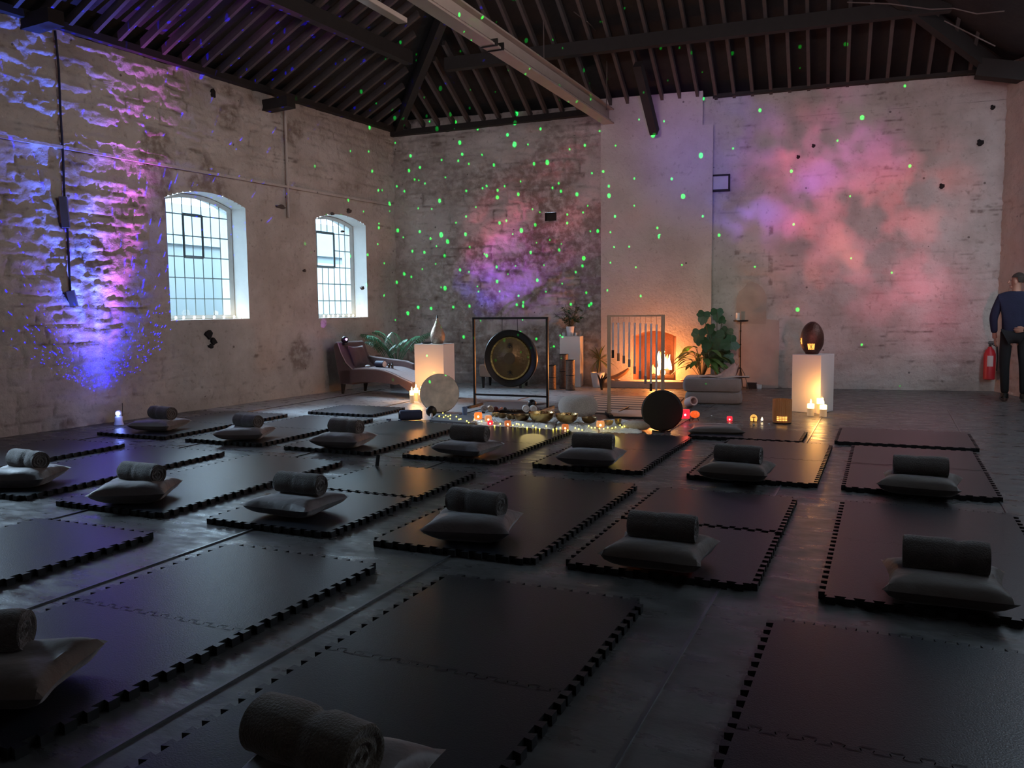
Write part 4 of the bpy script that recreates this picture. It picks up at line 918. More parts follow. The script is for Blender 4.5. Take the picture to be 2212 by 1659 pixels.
def mono(dx, dz, s_, up=(0, 0, 1), n=None, depth=0, lm=M_LEAF):
    # dx,dz offsets in the image plane direction of the plant (m), depth towards camera
    base = V3(.02, 0, .22); fx = V3(math.cos(facing(mp_)), math.sin(facing(mp_)), 0); fy = V3(-fx.y, fx.x, 0); c = fx * dx - fy * depth + V3(0, 0, dz)
    st = MB(); st.tube([base, base.lerp(c, .5) + V3(0, 0, .10), c + V3(0, 0, .02)], .006, 5); so = st.build('stem', M_STEM, mo)
    s_ *= 1.25; n = n or (fx * R_.uniform(-.4, .4) - fy + V3(0, 0, R_.uniform(-.1, .5))); monleaf(c, n, up, s_).build('leaf', lm, mo, smooth=False)
for a in ((.02, 1.28, .20), (.10, 1.17, .12, (0, 0, -1)), (-.20, 1.24, .20, (.2, 0, 1)), (-.28, .92, .24), (-.10, 1.04, .17), (.17, .96, .2, (.4, 0, 1)), (.24, .80, .26, (.8, 0, .4)), (0, .88, .28), (-.14, .80, .22), (.08, .76, .26, (0, 0, -1)), (.12, .90, .22),
          (-.02, .68, .26), (.12, .62, .22), (-.12, .60, .2), (.22, .55, .18, (1, 0, .2)), (.02, .52, .2)): mono(*a, depth=R_.uniform(-.1, .2))
pl_ = F(1530, 842) + V3(-.05, -.30, 0); pe = thing('potted_peace_lily', pl_, 0, 'green leafy peace lily left of the monstera, lit by the fire', 'plant')
pot(MB(), .08, .10, .20).build('plant_pot', M_WOOD, pe); lf = MB(); st = MB()
for i in range(42):
    a = R_.uniform(0, 6.28); el = R_.uniform(.45, 1.4); hd = V3(math.cos(a), math.sin(a), 0); r = R_.uniform(.10, .24); z = .34 + R_.uniform(.08, .46) * math.sin(el); b = hd * r * .8 + V3(0, 0, z)
    st.tube([(0, 0, .18), hd * r * .4 + V3(0, 0, z * .75), b], .004, 4); leaf(lf, b, hd * math.cos(el * .5) + V3(0, 0, .25), (0, 0, 1), R_.uniform(.24, .40), .055, .6, 6)
st.build('stems', M_STEM, pe); lf.build('foliage', M_LEAF2, pe)
lt_ = F(1517, 842) + V3(-.02, -.1, 1.16)
# plastic bag and white sheet on the cushions, rolled paper lantern in front
bg = MB(); fx = V3(math.cos(rzc), math.sin(rzc), 0)
bg.grid(lambda u, v: V3(.13 * math.cos(2 * PI * u) * (1 - .75 * v ** 1.5) * (1 + .12 * math.sin(9 * u * PI + 3 * v)) + .16 * v, .10 * math.sin(2 * PI * u) * (1 - .7 * v), .19 * v * (1 + .1 * math.sin(7 * u * PI))), 20, 8)
tag(bg.build('plastic_bag', mat('creased_plastic', (.50, .36, .32), .25, var=.4, scale=12, bump=.6, bscale=20), loc=CC + ex_ * .17 + V3(0, -.05, .373)), 'crumpled translucent plastic bag standing on the upper grey cushion', 'bag')
sh = MB(); sh.grid(lambda u, v: V3(-.36 + .72 * u, -.16 + .36 * v, .008 + .010 * math.sin(9 * u + 4 * v)), 16, 8); f0 = len(sh.f)
sh.grid(lambda u, v: V3(-.36 + .72 * u, -.16 + .36 * v, .0), 16, 8); so = tag(sh.build('folded_cloth', mat('peach_cloth', (.62, .46, .38), .8), loc=CC + ex_ * .14 + ey_ * (-.10) + V3(0, 0, .374), rot=(0, 0, rzc)), 'thin pale cloth spread on top of the grey cushions', 'cloth')
rl = MB(); rr0 = F(1492, 880); rl.lathe([(.05, -.09), (.068, -.07), (.072, .04), (.062, .09), (.045, .085), (.03, -.02), (.001, -.03)], 18, M=rotx(PI / 2 - .25) , caps=False)
tag(rl.build('paper_cup_lantern', mat('pink_paper', (.58, .40, .38), .6), loc=rr0 + V3(0, -.0, .078), rot=(0, 0, facing(rr0) + .5)), 'pale pink paper lantern lying on its side before the grey cushions', 'lantern')
# tall candle stand
cs0 = F(1607, 838) + V3(-.05, -.12, 0); ct = thing('candle_stand', cs0, facing(cs0), 'tall black metal candle stand with round plate and one white candle', 'candle stand')
m = MB(); m.tube([(0, 0, .10), (.004, 0, .40), (0, 0, .80), (.003, 0, 1.14)], .009, 8)
for z in (.35, .55, .75, .98): m.ball((0, 0, z), .016, 8)
m.build('pole', M_BLACK, ct); m = MB(); m.lathe([(.001, 1.13), (.12, 1.14), (.125, 1.165), (.118, 1.165), (.11, 1.15), (.001, 1.15)], 24); m.build('plate', M_BLACK, ct)
for a in (-2.5, -.6, 1.3):
    m = MB(); h0 = V3(math.cos(a), math.sin(a), 0); m.tube([h0 * .01 + V3(0, 0, .36), h0 * .09 + V3(0, 0, .25), h0 * .16 + V3(0, 0, .03), h0 * .19 + V3(0, 0, .008)], .007, 6); m.build('leg', M_BLACK, ct)
pillar_candle(cs0 + V3(-.05, 0, 1.152), .14, .034, 'unlit white candle on the plate of the tall stand', None, hot=False, flame=False, waxm=M_WAXC)
m = MB(); m.lathe([(.03, 0), (.035, .16), (.033, .16), (.028, .005), (.001, .005)], 14, caps=False); tag(m.build('glass_tumbler', M_GLASS, loc=cs0 + V3(.035, .02, 1.152)), 'clear glass tumbler beside the white candle on the tall stand', 'glass')
bk = MB(); bk.box((0, 0, .05), (.16, .12, .10)); tag(bk.build('black_box', M_BLACK, loc=F(1622, 838) + V3(.02, -.06, 0), smooth=False, bevel=.006), 'small black box on the floor behind the candle stand', 'box')
bk = MB(); bk.lathe([(.05, 0), (.055, .07), (.05, .07), (.001, .06)], 16); tag(bk.build('white_bowl', M_WHITE, loc=F(1640, 838) + V3(.0, -.08, 0)), 'small white bowl by the wall right of the candle stand', 'bowl')

# ------------------------------------------------------------------ FIREPLACE
hs = MB(); hA, hB = F(1318, 838), F(1486, 838.5); hd_ = BW(bwuv(1318, 700, .15)[0], .15, 0)
u0h = (hA - BL).dot(BE); oA = (hA - BL).dot(BN); u1h = (hB - BL).dot(BE)
hs.prism([(u0h, OUT + .006), (u0h, oA), (u1h, oA), (u1h, OUT + .006)], 0, .125, T=lambda x, y, z: BW(x, y, z)); tag(hs.build('hearth_slab', M_HEARTH, smooth=False, bevel=.01), 'raised grey stone hearth slab in front of the fireplace', 'hearth')
FM = (FU0 + FU1) / 2
def fflame(u, o, z, h, r, lean, m, label):
    t = MB(); T = []
    for i in range(9):
        q = i / 8; T.append((max(.001, r * math.sin(PI * (q * .85 + .15)) ** .9 * (1 - q * .3)), q))
    c_ = BW(u, o, z); pts = [c_ + BE * (lean * q * q + .015 * math.sin(6 * q)) + V3(0, 0, h * q) for _, q in T]
    t.tube([p - c_ for p in pts], [a for a, _ in T], 10); o2 = t.build('flame', m, fire); o2.location = c_ - fire.location; return o2
fire = thing('log_fire', BW(FM + .12, -.08, .112), 0, 'burning log fire with tall white-hot flames inside the arched fireplace', 'fire')
lg = mat('charred_log', (.05, .025, .015), .9, var=.5, bump=.5, bscale=20, emis=(1, .25, .05), estr=.12)
for (du, do, dz, a, L_) in ((0, .03, .055, .1, .42), (.03, -.08, .06, -.2, .40), (.0, -.02, .14, .5, .34)):
    A = BE * (L_ / 2 * math.cos(a)) + BN * (L_ / 2 * math.sin(a)); c_ = BE * du + BN * do + V3(0, 0, dz); MB().tube([c_ - A, c_ + A * .1 + V3(0, 0, .01), c_ + A], [.045, .05, .042], 9).build('log', lg, fire)
for (u, o, z, h, r, le, m) in ((FM + .06, -.09, .28, .34, .042, .0, M_FIREHOT), (FM + .15, -.09, .28, .34, .036, .01, M_FIREHOT), (FM + .24, -.06, .22, .34, .032, .015, M_FIREHOT), (FM - .02, -.05, .22, .16, .03, -.02, M_FIRE),
                               (FM + .04, 0, .2, .14, .03, .01, M_FIREHOT), (FM + .14, .0, .2, .15, .028, 0, M_FIREHOT), (FM + .09, -.16, .2, .42, .06, .0, M_FIRE), (FM - .08, -.12, .2, .2, .03, .0, M_FIRE), (FM + .20, -.17, .2, .36, .05, 0, M_FIRE)): fflame(u, o, z, h, r, le, m, '')
an = MB()
for s2 in (-.2, .24): c_ = BE * s2 + BN * .12; an.tube([c_ + V3(0, 0, -.0), c_ + V3(0, 0, .16)], .010, 6); an.ball(c_ + V3(0, 0, .17), .018, 8); an.tube([c_ + V3(0, 0, .06), c_ - BN * .3 + V3(0, 0, .06)], .008, 6)
an.build('fire_dogs', M_BLACK, fire)
point('fire_light', 12, (1.0, .42, .12), BW(FM + .10, .02, .46), .08); point('fire_glow_out', 80, (1.0, .30, .06), BW(FM + .08, .42, .38), .07)
# driftwood and stones on the hearth left of the opening
dw = MB(); dw.tube([(-.22, 0, .03), (-.10, .0, .06), (.02, 0, .13), (.10, 0, .20)], [.03, .045, .04, .02], 8); tag(dw.build('fire_log', M_WOOD, loc=BW(4.42, .28, .126), rot=(0, 0, BANG)), 'split brown log leaning at the left side of the fireplace', 'log')
for (px, py, r, lab, cc) in ((1322, 812, .035, 'small orange-lit stone at the left end of the hearth', (.6, .4, .3)), (1334, 815, .04, 'flat pale stone beside the small stone on the hearth', (.6, .42, .3)), (1474, 818, .03, 'small pale stone at the right end of the hearth', (.6, .42, .3))):
    m = MB(); m.ball((0, 0, r * .5), r, 10, sq=(1.4, 1, .5)); tag(m.build('stone', mat('pale_stone', cc, .7), loc=F(px, 823, .126)), lab, 'stone')
ov = F(1302, 838); m = MB(); m.lathe([(.03, 0), (.05, .05), (.055, .12), (.05, .12), (.001, .10)], 16); 
tag(m.build('orange_vase', mat('orange_clay', (.62, .28, .12), .5), loc=F(1304, 834) + V3(0, .1, .0)), 'small orange clay vase beside the yucca pot', 'vase')
bs = MB()
for i in range(9): a = i * .7; bs.tube([(0, 0, 0), (.04 * math.cos(a), .04 * math.sin(a), .18), (.11 * math.cos(a) + .03, .11 * math.sin(a), .24 + .02 * (i % 3))], [.02, .014, .004], 5)
tag(bs.build('firewood_bundle', M_DARKW, loc=F(1300, 842)), 'dark bundle of sticks between the yucca pot and hearth', 'firewood')
rg = MB(); rA, rB, rC_, rD = F(1284, 855), F(1478, 860), F(1440, 900), F(1262, 893)
pts4 = [(p.x, p.y) for p in (rD, rC_, rB, rA)]; ctr = V3(sum(p[0] for p in pts4) / 4, sum(p[1] for p in pts4) / 4, 0)
rg.prism([(x - ctr.x, y - ctr.y) for x, y in pts4], 0, .010); tag(rg.build('striped_rug', M_RUG, loc=ctr + V3(0, 0, .001), smooth=False), 'brown striped flatweave rug on the floor before the hearth', 'rug')

# ------------------------------------------------------------------ GONG
ga, gb_ = F(1026, 878), F(1183, 884); gex = (gb_ - ga).normalized(); grz = math.atan2(gex.y, gex.x); gw = (gb_ - ga).length; GC0 = (ga + gb_) / 2
gs = thing('gong_stand', GC0, grz, 'black square metal gong stand with a low crossbar', 'stand')
GH = 1.265; g2 = .016
for s2, nm in ((-1, 'post'), (1, 'post')):
    MB().box((s2 * gw / 2, 0, GH / 2), (.03, .03, GH)).build('post', M_BLACK, gs, smooth=False); MB().box((s2 * gw / 2, 0, .014), (.035, .50, .026)).build('foot', M_BLACK, gs, smooth=False)
MB().box((0, 0, GH), (gw + .03, .03, .03)).build('top_bar', M_BLACK, gs, smooth=False); MB().box((0, 0, .175), (gw, .026, .026)).build('crossbar', M_BLACK, gs, smooth=False)
GZ = .70; GR = .405
gg = thing('gong', GC0 + V3(0, 0, GZ), grz - .02, 'large round bronze gong with black rim hanging in the black frame', 'gong')
M_ = rotx(PI / 2)
m = MB(); m.lathe([(GR * .76, -.012), (GR * .80, .0), (GR * .97, .012), (GR, .0), (GR * .99, -.05), (GR * .96, -.06)], 56, M=M_, caps=False); m.build('rim', M_GONGR, gg)
m = MB(); m.lathe([(.001, .016), (.06, .016), (.08, .006), (GR * .55, .002), (GR * .68, -.002)], 56, M=M_, caps=False); gface = m.build('face', M_GOLD, gg)
m = MB(); m.lathe([(GR * .68, -.002), (GR * .69, .006), (GR * .75, .008), (GR * .77, -.012)], 56, M=M_, caps=False); m.build('polished_ring', mat('gold_ring', (.75, .48, .16), .22, metal=1.0, var=.3, bump=.2, bscale=30), gg)
m = MB(); m.lathe([(.001, .0165), (.085, .0165)], 30, M=M_, caps=False); m.build('dark_centre', mat('dull_gong_centre', (.12, .085, .045), .5, metal=.8, var=.3), gface)
def glyph(strokes, cz):
    m = MB()
    for (x0, z0, x1, z1) in strokes: m.tube([(x0, -.010, cz + z0), (x1, -.010, cz + z1)], [.005, .003], 5)
    m.build('painted_character', M_BLACK, gface)
glyph([(-.03, .025, .03, .025), (-.035, .008, .035, .01), (0, .04, -.002, .0), (0, .01, -.04, -.02), (0, .01, .04, -.02), (0, 0, 0, -.04), (-.018, -.018, -.012, -.03), (.018, -.018, .012, -.03)], .18)
glyph([(-.04, .018, .04, .018), (0, .04, 0, -.04), (0, .015, -.04, -.028), (0, .015, .042, -.03)], -.21)
for s2 in (-.12, .12): MB().tube([(s2, 0, GR - .03), (s2 * .95, 0, GH - GZ)], .004, 5).build('cord', M_BLACK, gg)

# ------------------------------------------------------------------ CHIMES
ca, cb2 = F(1315.5, 899), F(1431, 897.5); cex = (cb2 - ca).normalized(); crz = math.atan2(cex.y, cex.x); cw2 = (cb2 - ca).length; CM = (ca + cb2) / 2
ch = thing('chime_stand', CM, crz, 'pale wooden frame for the hanging tube chimes before the fireplace', 'stand'); CH = 1.30
for s2 in (-1, 1):
    MB().box((s2 * cw2 / 2, 0, CH / 2), (.042, .042, CH)).build('post', M_WOODP, ch, smooth=False, bevel=.004); MB().box((s2 * cw2 / 2, 0, .02), (.05, .42, .04)).build('foot', M_DARKW, ch, smooth=False)
MB().box((0, 0, CH - .01), (cw2 + .04, .018, .022)).build('top_rail', M_WOODP, ch, smooth=False)
bots = [773, 780, 785, 793, 808, 818, 829, 845, 872, 880]
tops = [697, 697, 695, 696, 697, 698, 699, 699, 701, 701]
for i in range(9):
    px = 1324 + i * 11.8; tp = PL(px, tops[i], CM, (math.sin(crz), -math.cos(crz), 0)); bt = PL(px + 1, bots[i], CM, (math.sin(crz), -math.cos(crz), 0)); x = (tp - CM).dot(cex); Lt = tp.z - bt.z
    q = thing('tube_chime', CM + cex * x + V3(0, -.0, tp.z), crz, 'aluminium tube chime, ' + ['shortest at the left', 'second from the left', 'third from the left', 'fourth from the left', 'fifth from the left', 'sixth from the left', 'seventh from the left', 'eighth from the left', 'longest at the right'][i], 'chime', 'hanging tube chimes')
    MB().tube([(0, 0, 0), (0, 0, -Lt)], .012 + .001 * (i > 5), 12).build('tube', M_ALU, q); MB().tube([(0, 0, 0), (0, 0, CH - .02 - tp.z)], .0015, 4).build('cord', M_BLACK, q)
    MB().tube([(0, 0, -Lt), (0, 0, -Lt + .10)], .0165, 12).build('sleeve', [M_BLACK, M_WOOD, M_GREYC][i % 3 if i < 3 else (0 if i == 7 else 2)], q)

# ------------------------------------------------------------------ DRUMS, POUF, SPEAKER
dp_ = F(951, 891); dr = thing('frame_drum', dp_ + V3(0, 0, .268), facing(dp_), 'large pale hide frame drum leaning upright beside the candles', 'drum'); dr.rotation_euler = (-.22, 0, facing(dp_) + .1)
m = MB(); m.lathe([(.001, .0), (.245, 0), (.262, -.006), (.266, -.03)], 44, M=M_, caps=False); m.build('drum_skin', M_SKIN, dr)
m = MB(); m.lathe([(.266, -.012), (.268, -.08), (.258, -.08), (.258, -.01)], 44, M=M_, caps=False); m.build('drum_frame', M_WOOD, dr)
dk = F(1429, 932); db = thing('round_drum', dk + V3(0, 0, .232), facing(dk) - .1, 'round black ocean drum standing upright before the chimes', 'drum')
m = MB(); m.lathe([(.001, .0), (.215, 0), (.226, -.01), (.228, -.07), (.22, -.08), (.001, -.08)], 44, M=M_, caps=False); m.build('drum_body', mat('black_drum_hide', (.012, .010, .010), .75), db)
m = MB(); m.lathe([(.228, -.02), (.232, -.022), (.232, -.06), (.228, -.062)], 44, M=M_, caps=False); m.build('hoop', M_DARKW, db)
m = MB(); m.tube([(-.10, -.03, -.225), (0, -.10, -.222), (.10, -.03, -.225)], .008, 6); m.tube([(0, .12, -.222), (0, -.1, -.222)], .008, 6); m.build('drum_stand', M_BLACK, db)
pf = F(1243, 902) + V3(0, .10, 0); m = MB()
m.lathe([(.001, 0), (.15, .0), (.215, .035), (.25, .09), (.258, .145), (.245, .20), (.20, .25), (.12, .275), (.001, .28)], 40, caps=False); tag(m.build('woven_pouf', M_WOOL, loc=pf), 'cream round knitted pouf between the gong and the chimes', 'pouf')
sp_ = F(887, 908); t = thing('portable_speaker', sp_ + V3(0, 0, .068), facing(sp_), 'dark blue cylindrical portable speaker on the floor left of the hide drum', 'speaker')
m = MB(); m.lathe([(.05, -.14), (.063, -.13), (.066, -.1), (.066, .1), (.063, .13), (.05, .14)], 24, M=roty(PI / 2)); m.build('speaker_body', M_NAVYG, t)
for s2 in (-1, 1): m = MB(); m.lathe([(.001, .139), (.047, .139), (.052, .150), (.046, .150)], 20, M=roty(s2 * PI / 2)); m.build('end_cap', M_BLACK, t)
rt = F(932, 903); t = thing('rattle', rt + V3(0, 0, .0), facing(rt), 'dark mushroom-shaped rattle with pale handle beside the speaker', 'rattle')
m = MB(); m.ball((0, .02, .085), .072, 14, sq=(1, .5, 1)); m.build('head', M_GONGR, t); m = MB(); m.tube([(0, -.0, .06), (.0, -.05, .014)], [.016, .02], 8); m.build('handle', M_LABEL, t)
m = MB(); m.lathe([(.03, 0), (.038, .11), (.035, .11), (.028, .006), (.001, .006)], 18, caps=False); tag(m.build('blue_cup', mat('dull_blue', (.12, .16, .26), .5), loc=F(1004, 897)), 'grey-blue cup left of the gong stand foot', 'cup')
for (px, py, w, lab) in ((835, 909, .05, 'tiny dark object on the floor left of the speaker'), (859, 911, .04, 'tiny dark clip on the floor just left of the speaker')):
    tag(MB().box((0, 0, .008), (w, .03, .016)).build('small_clip', M_NAVYG, loc=F(px, py) + V3(0, .05, 0), smooth=False), lab, 'clip')
ph = F(816, 1006, .04); t = MB(); t.box((0, 0, .05), (.035, .012, .10), M=rotx(-.25)); tag(t.build('small_bottle', M_BLACK, loc=V3(ph.x, ph.y, .037), smooth=False, bevel=.004), 'small black bottle standing on the middle row fourth mat', 'bottle')
sk = MB(); a, b = F(1337, 893) , F(1357, 883); sk.tube([(0, 0, .011), (b - a) + V3(0, 0, .011)], .011, 8); tag(sk.build('drum_beater', M_BLACK, loc=a + V3(0, 0, .012)), 'short black stick lying on the rug behind the bowls', 'stick')

# ------------------------------------------------------------------ ALTAR: tray, sheepskins, bowls, jars, rolls
def fluffy(label, pts, h, seed):
    xs = [p[0] for p in pts]; ys = [p[1] for p in pts]; cx2 = sum(xs) / len(xs); cy2 = sum(ys) / len(ys); m = MB(); n = 44; R_ = random.Random(seed); NR = 9
    vs = []
    for i in range(n):
        t = i / n * len(pts); a = int(t) % len(pts); b = (a + 1) % len(pts); f = t - int(t); ex2 = xs[a] * (1 - f) + xs[b] * f - cx2; ey2 = ys[a] * (1 - f) + ys[b] * f - cy2; vs.append((ex2, ey2))
    allv = []
    for j in range(NR + 1):
        q = j / NR
        for i in range(n):
            jt = 1 + (.05 * R_.uniform(-1, 1) if j == NR else .01 * R_.uniform(-1, 1)); z = (.002 if j == NR else h * (1 - q ** 6) * (1 + .35 * R_.uniform(-1, 1)))
            allv.append((vs[i][0] * q * jt, vs[i][1] * q * jt, z))
    m.add(allv, [(j * n + i, j * n + (i + 1) % n, (j + 1) * n + (i + 1) % n, (j + 1) * n + i) for j in range(NR) for i in range(n)][::1])
    m.f = [f[::-1] for f in m.f]
    tag(m.build('sheepskin', M_FLUFF, loc=V3(cx2, cy2, .001)), label, 'sheepskin', 'sheepskins under the singing bowls')
fp = lambda *L_: [(F(x, y).x, F(x, y).y) for x, y in L_]
fluffy('cream sheepskin at the left end below the orange candle jar', fp((1018, 916), (1060, 920), (1094, 922), (1098, 900), (1070, 892), (1022, 897)), .035, 1)
fluffy('cream sheepskin in the middle under the large brass bowl', fp((1100, 922), (1150, 928), (1196, 930), (1205, 905), (1170, 896), (1104, 898)), .035, 2)
fluffy('cream sheepskin under the second brass bowl', fp((1202, 931), (1250, 934), (1290, 936), (1292, 908), (1250, 900), (1206, 901)), .03, 3)
fluffy('cream sheepskin at the right end near the round black drum', fp((1296, 936), (1340, 938), (1388, 936), (1382, 914), (1340, 906), (1298, 908)), .03, 4)
ty = [F(1040, 893), F(1166, 894), F(1153, 878), F(1052, 877)]; tc_ = sum(ty, Vector()) / 4
tr = thing('low_tray', tc_, 0, 'low dark wooden tray holding felt rolls behind the sheepskins', 'tray')
m = MB(); m.prism([(p.x - tc_.x, p.y - tc_.y) for p in ty], .045, .060); m.build('tray_top', mat('grey_brown_tray', (.16, .13, .12), .5), tr, smooth=False)
for p in ty: q = (p - tc_) * .93; MB().box((q.x, q.y, .0225), (.03, .03, .045)).build('foot', M_DARKW, tr, smooth=False)
m = MB(); pR = F(1100, 872); m.grid(lambda u, v: V3(-.45 + .95 * u, -.12 + .3 * v, .02 + .008 * math.sin(7 * u + 5 * v)), 12, 6); tag(m.build('grey_shawl', M_GREYC, loc=pR + V3(0, .1, 0)), 'dark grey folded shawl on the floor behind the tray', 'shawl')
def tray_item(px, py, r, L_, m_, label, nm='felt_roll', cat='roll'):
    p = F(px, py, .06); t = MB(); t.lathe([(r * .6, -L_ / 2), (r, -L_ / 2 + .004), (r, L_ / 2 - .004), (r * .6, L_ / 2), (r * .35, L_ / 2 - .012), (.001, L_ / 2 - .012)], 18, M=rotx(PI / 2))
    tag(t.build(nm, m_, loc=V3(p.x, p.y, .061 + r), rot=(0, 0, facing(p) + .1)), label, cat, 'rolls and balls on the low tray')
tray_item(1045, 889, .040, .10, M_GREYC, 'grey felt roll at the left end of the tray'); tray_item(1060, 889, .040, .10, M_SILV, 'brownish felt roll second on the tray')
tray_item(1071, 888, .030, .07, mat('maroon_felt', (.12, .02, .02), .9), 'small maroon roll on the tray'); tray_item(1091, 887, .022, .05, M_BLACK, 'small black roll in the middle of the tray')
tray_item(1136, 890, .045, .10, mat('white_felt', (.55, .5, .46), .9), 'white felt roll left of two at the right end of the tray'); tray_item(1152, 890.5, .045, .10, mat('white_felt', (.55, .5, .46), .9), 'white felt roll rightmost on the tray')
p = F(1149, 882, .06); m = MB(); m.ball((0, 0, .06), .06, 16); tag(m.build('black_ball', M_BLACK, loc=V3(p.x, p.y, .061)), 'black felt ball behind the two white rolls', 'ball')
m = MB(); p = F(1082, 888, .06); m.tube([(-.03, 0, .0), (.02, 0, .03)], [.012, .016], 8); tag(m.build('orange_wand', mat('coral', (.6, .2, .12), .6), loc=V3(p.x, p.y, .075)), 'short coral wand on the tray between the rolls', 'wand')
for i, px in enumerate((1103, 1109, 1114)):
    p = F(px, 888, .06); m = MB(); m.lathe([(.010, 0), (.012, .012), (.001, .034)], 6); tag(m.build('crystal', M_BARK, loc=V3(p.x, p.y, .061)), 'tiny crystal, ' + ['left', 'middle', 'right'][i] + ' one of three on the tray', 'crystal', 'crystals on the tray')
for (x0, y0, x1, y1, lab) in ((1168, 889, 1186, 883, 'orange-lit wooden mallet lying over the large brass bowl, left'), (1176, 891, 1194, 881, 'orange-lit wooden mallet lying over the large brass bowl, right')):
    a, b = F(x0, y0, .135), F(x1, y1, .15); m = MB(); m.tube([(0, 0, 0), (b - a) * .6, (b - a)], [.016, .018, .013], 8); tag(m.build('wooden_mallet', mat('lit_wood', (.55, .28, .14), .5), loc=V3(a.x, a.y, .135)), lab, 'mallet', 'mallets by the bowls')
def bowl(px, py, r, h, m_, label, z=.036, tilt=0):
    p = F(px, py, z); t = MB(); t.lathe([(r * .35, 0), (r * .62, h * .10), (r * .88, h * .45), (r * .97, h * .8), (r, h), (r * .95, h), (r * .9, h * .75), (r * .8, h * .42), (r * .5, h * .14), (.001, h * .10)], 32)
    tag(t.build('singing_bowl', m_, loc=V3(p.x, p.y, z)), label, 'bowl', 'singing bowls on the sheepskins')
bowl(1170, 911, .160, .115, M_GOLDB, 'largest brass singing bowl with two mallets resting on it'); bowl(1224.5, 913, .140, .105, M_GOLDB, 'second large brass singing bowl in front of the knitted pouf')
bowl(1273, 914, .095, .07, M_GOLD, 'dark bronze singing bowl between pouf and chime stand'); bowl(1315, 919, .055, .06, M_GOLDB, 'small brass bowl right of the orange-pink candle jar'); bowl(1335, 917, .042, .065, M_GOLDB, 'smallest brass bowl, furthest to the right')
bowl(1127, 909, .100, .075, M_GOLD, 'dark bronze bowl left of the largest brass bowl'); bowl(1106, 906, .075, .06, M_GOLD, 'dark bronze bowl behind the third candle jar'); bowl(1085, 903, .062, .055, M_GOLD, 'small dark bowl between two candle jars'); bowl(1071, 900, .05, .05, M_GOLDB, 'small shiny bowl just right of the second candle jar')
def jar(px, py, r, h, m_, label, z=.036, glow=.35):
    p = F(px, py, z); t = thing('candle_jar', V3(p.x, p.y, z), 0, label, 'candle jar', 'glowing candle jars on the floor')
    b = MB(); b.lathe([(r * .7, 0), (r, h * .15), (r * 1.02, h * .7), (r * .9, h), (r * .84, h), (r * .93, h * .65), (r * .9, h * .2), (.001, h * .1)], 20, caps=False); b.build('glass_cup', m_, t)
    f = MB(); c_ = V3(math.sin(facing(p)) * 1, -math.cos(facing(p)), 0); f.ball(c_ * r * .98 + V3(0, 0, h * .45), r * .26, 8); f.build('glow_spot', M_TEA, t)
jar(1033, 905, .050, .078, M_ORGL, 'bright orange candle jar at the left end of the sheepskins'); jar(1055, 911, .044, .072, mat('amber_glass', (.8, .4, .2), .3, emis=(1, .38, .12), estr=.35), 'amber candle jar, second from the left')
jar(1059, 918, .034, .05, M_REDGL, 'small red-orange tealight before the amber jar', z=.02); jar(1097, 921, .040, .065, mat('copper_glass', (.6, .2, .08), .3, emis=(1, .25, .06), estr=.3), 'copper tealight holder in front of the dark bowls', z=.02)
jar(1221, 930, .040, .070, mat('copper_glass', (.6, .2, .08), .3), 'copper tealight holder in front of the second large bowl', z=.02); jar(1297, 923, .048, .07, mat('amber_glass', (.8, .4, .2), .3), 'pinkish amber candle jar left of the small brass bowls')
# right-hand tealights
def sqjar(px, py, s2, m_, label):
    p = F(px, py); t = thing('candle_jar', p + V3(0, 0, .03), facing(p), label, 'candle jar', 'glowing candle jars on the floor'); MB().box((0, 0, s2 * .5), (s2, s2, s2)).build('glass_cup', m_, t, smooth=False, bevel=.012)
    f = MB(); f.ball((0, -s2 * .5, s2 * .45), .014, 8); f.build('glow_spot', mat('pink_glow', (1, .3, .5), .5, emis=(1, .25, .35), estr=6), t)
    for a, b in ((-1, -1), (1, -1), (1, 1), (-1, 1)): MB().tube([(a * s2 * .4, b * s2 * .4, 0), (a * s2 * .55, b * s2 * .55, -.03)], .004, 5).build('leg', M_BLACK, t)
sqjar(1480, 909, .11, M_REDGL, 'bright red square glass candle holder right of the black drum')
p = F(1501, 908); t = thing('candle_jar', p + V3(0, 0, .03), 0, 'orange pumpkin-shaped candle holder beside the red square one', 'candle jar', 'glowing candle jars on the floor')
m = MB(); m.grid(lambda u, v: V3(math.sin(PI * v) * .056 * (1 + .08 * math.cos(8 * 2 * PI * u)) * math.cos(2 * PI * u), math.sin(PI * v) * .056 * (1 + .08 * math.cos(16 * PI * u)) * math.sin(2 * PI * u), .045 - .045 * math.cos(PI * v)), 48, 10); m.build('glass_cup', mat('pumpkin_glass', (.8, .12, .03), .4, emis=(1, .13, .02), estr=.8), t)
for a in (0, 2.1, 4.2): MB().tube([(.03 * math.cos(a), .03 * math.sin(a), .01), (.045 * math.cos(a), .045 * math.sin(a), -.03)], .004, 5).build('leg', M_BLACK, t)
jar(1576, 910, .034, .060, M_REDGL, 'small round red tealight alone on the floor', z=0)
p = F(1628, 911); tl = thing('tree_tealight_holder', p, facing(p), 'arched tealight screen with cut-out tree silhouette', 'candle holder')
m = MB(); m.prism([(-.035, 0), (.035, 0)] + [(.042 * math.cos(math.radians(a)), .045 + .045 * math.sin(math.radians(a))) for a in range(0, 181, 20)], -.004, .0, T=lambda x, y, z: V3(x, z, y)); m.build('glowing_panel', mat('tree_glow', (1, .5, .15), .5, emis=(1, .48, .10), estr=1.3), tl, smooth=False)
m = MB(); m.tube([(0, -.008, 0), (0, -.008, .05)], [.009, .004], 5)
for a in range(-3, 4): m.tube([(0, -.008, .035 + .004 * abs(a)), (.034 * math.sin(a * .45), -.008, .045 + .038 * math.cos(a * .45))], .002, 4)
m.tube([(-.038, -.008, .002), (.038, -.008, .002)], .004, 4); m.build('tree_silhouette', M_BLACK, tl)
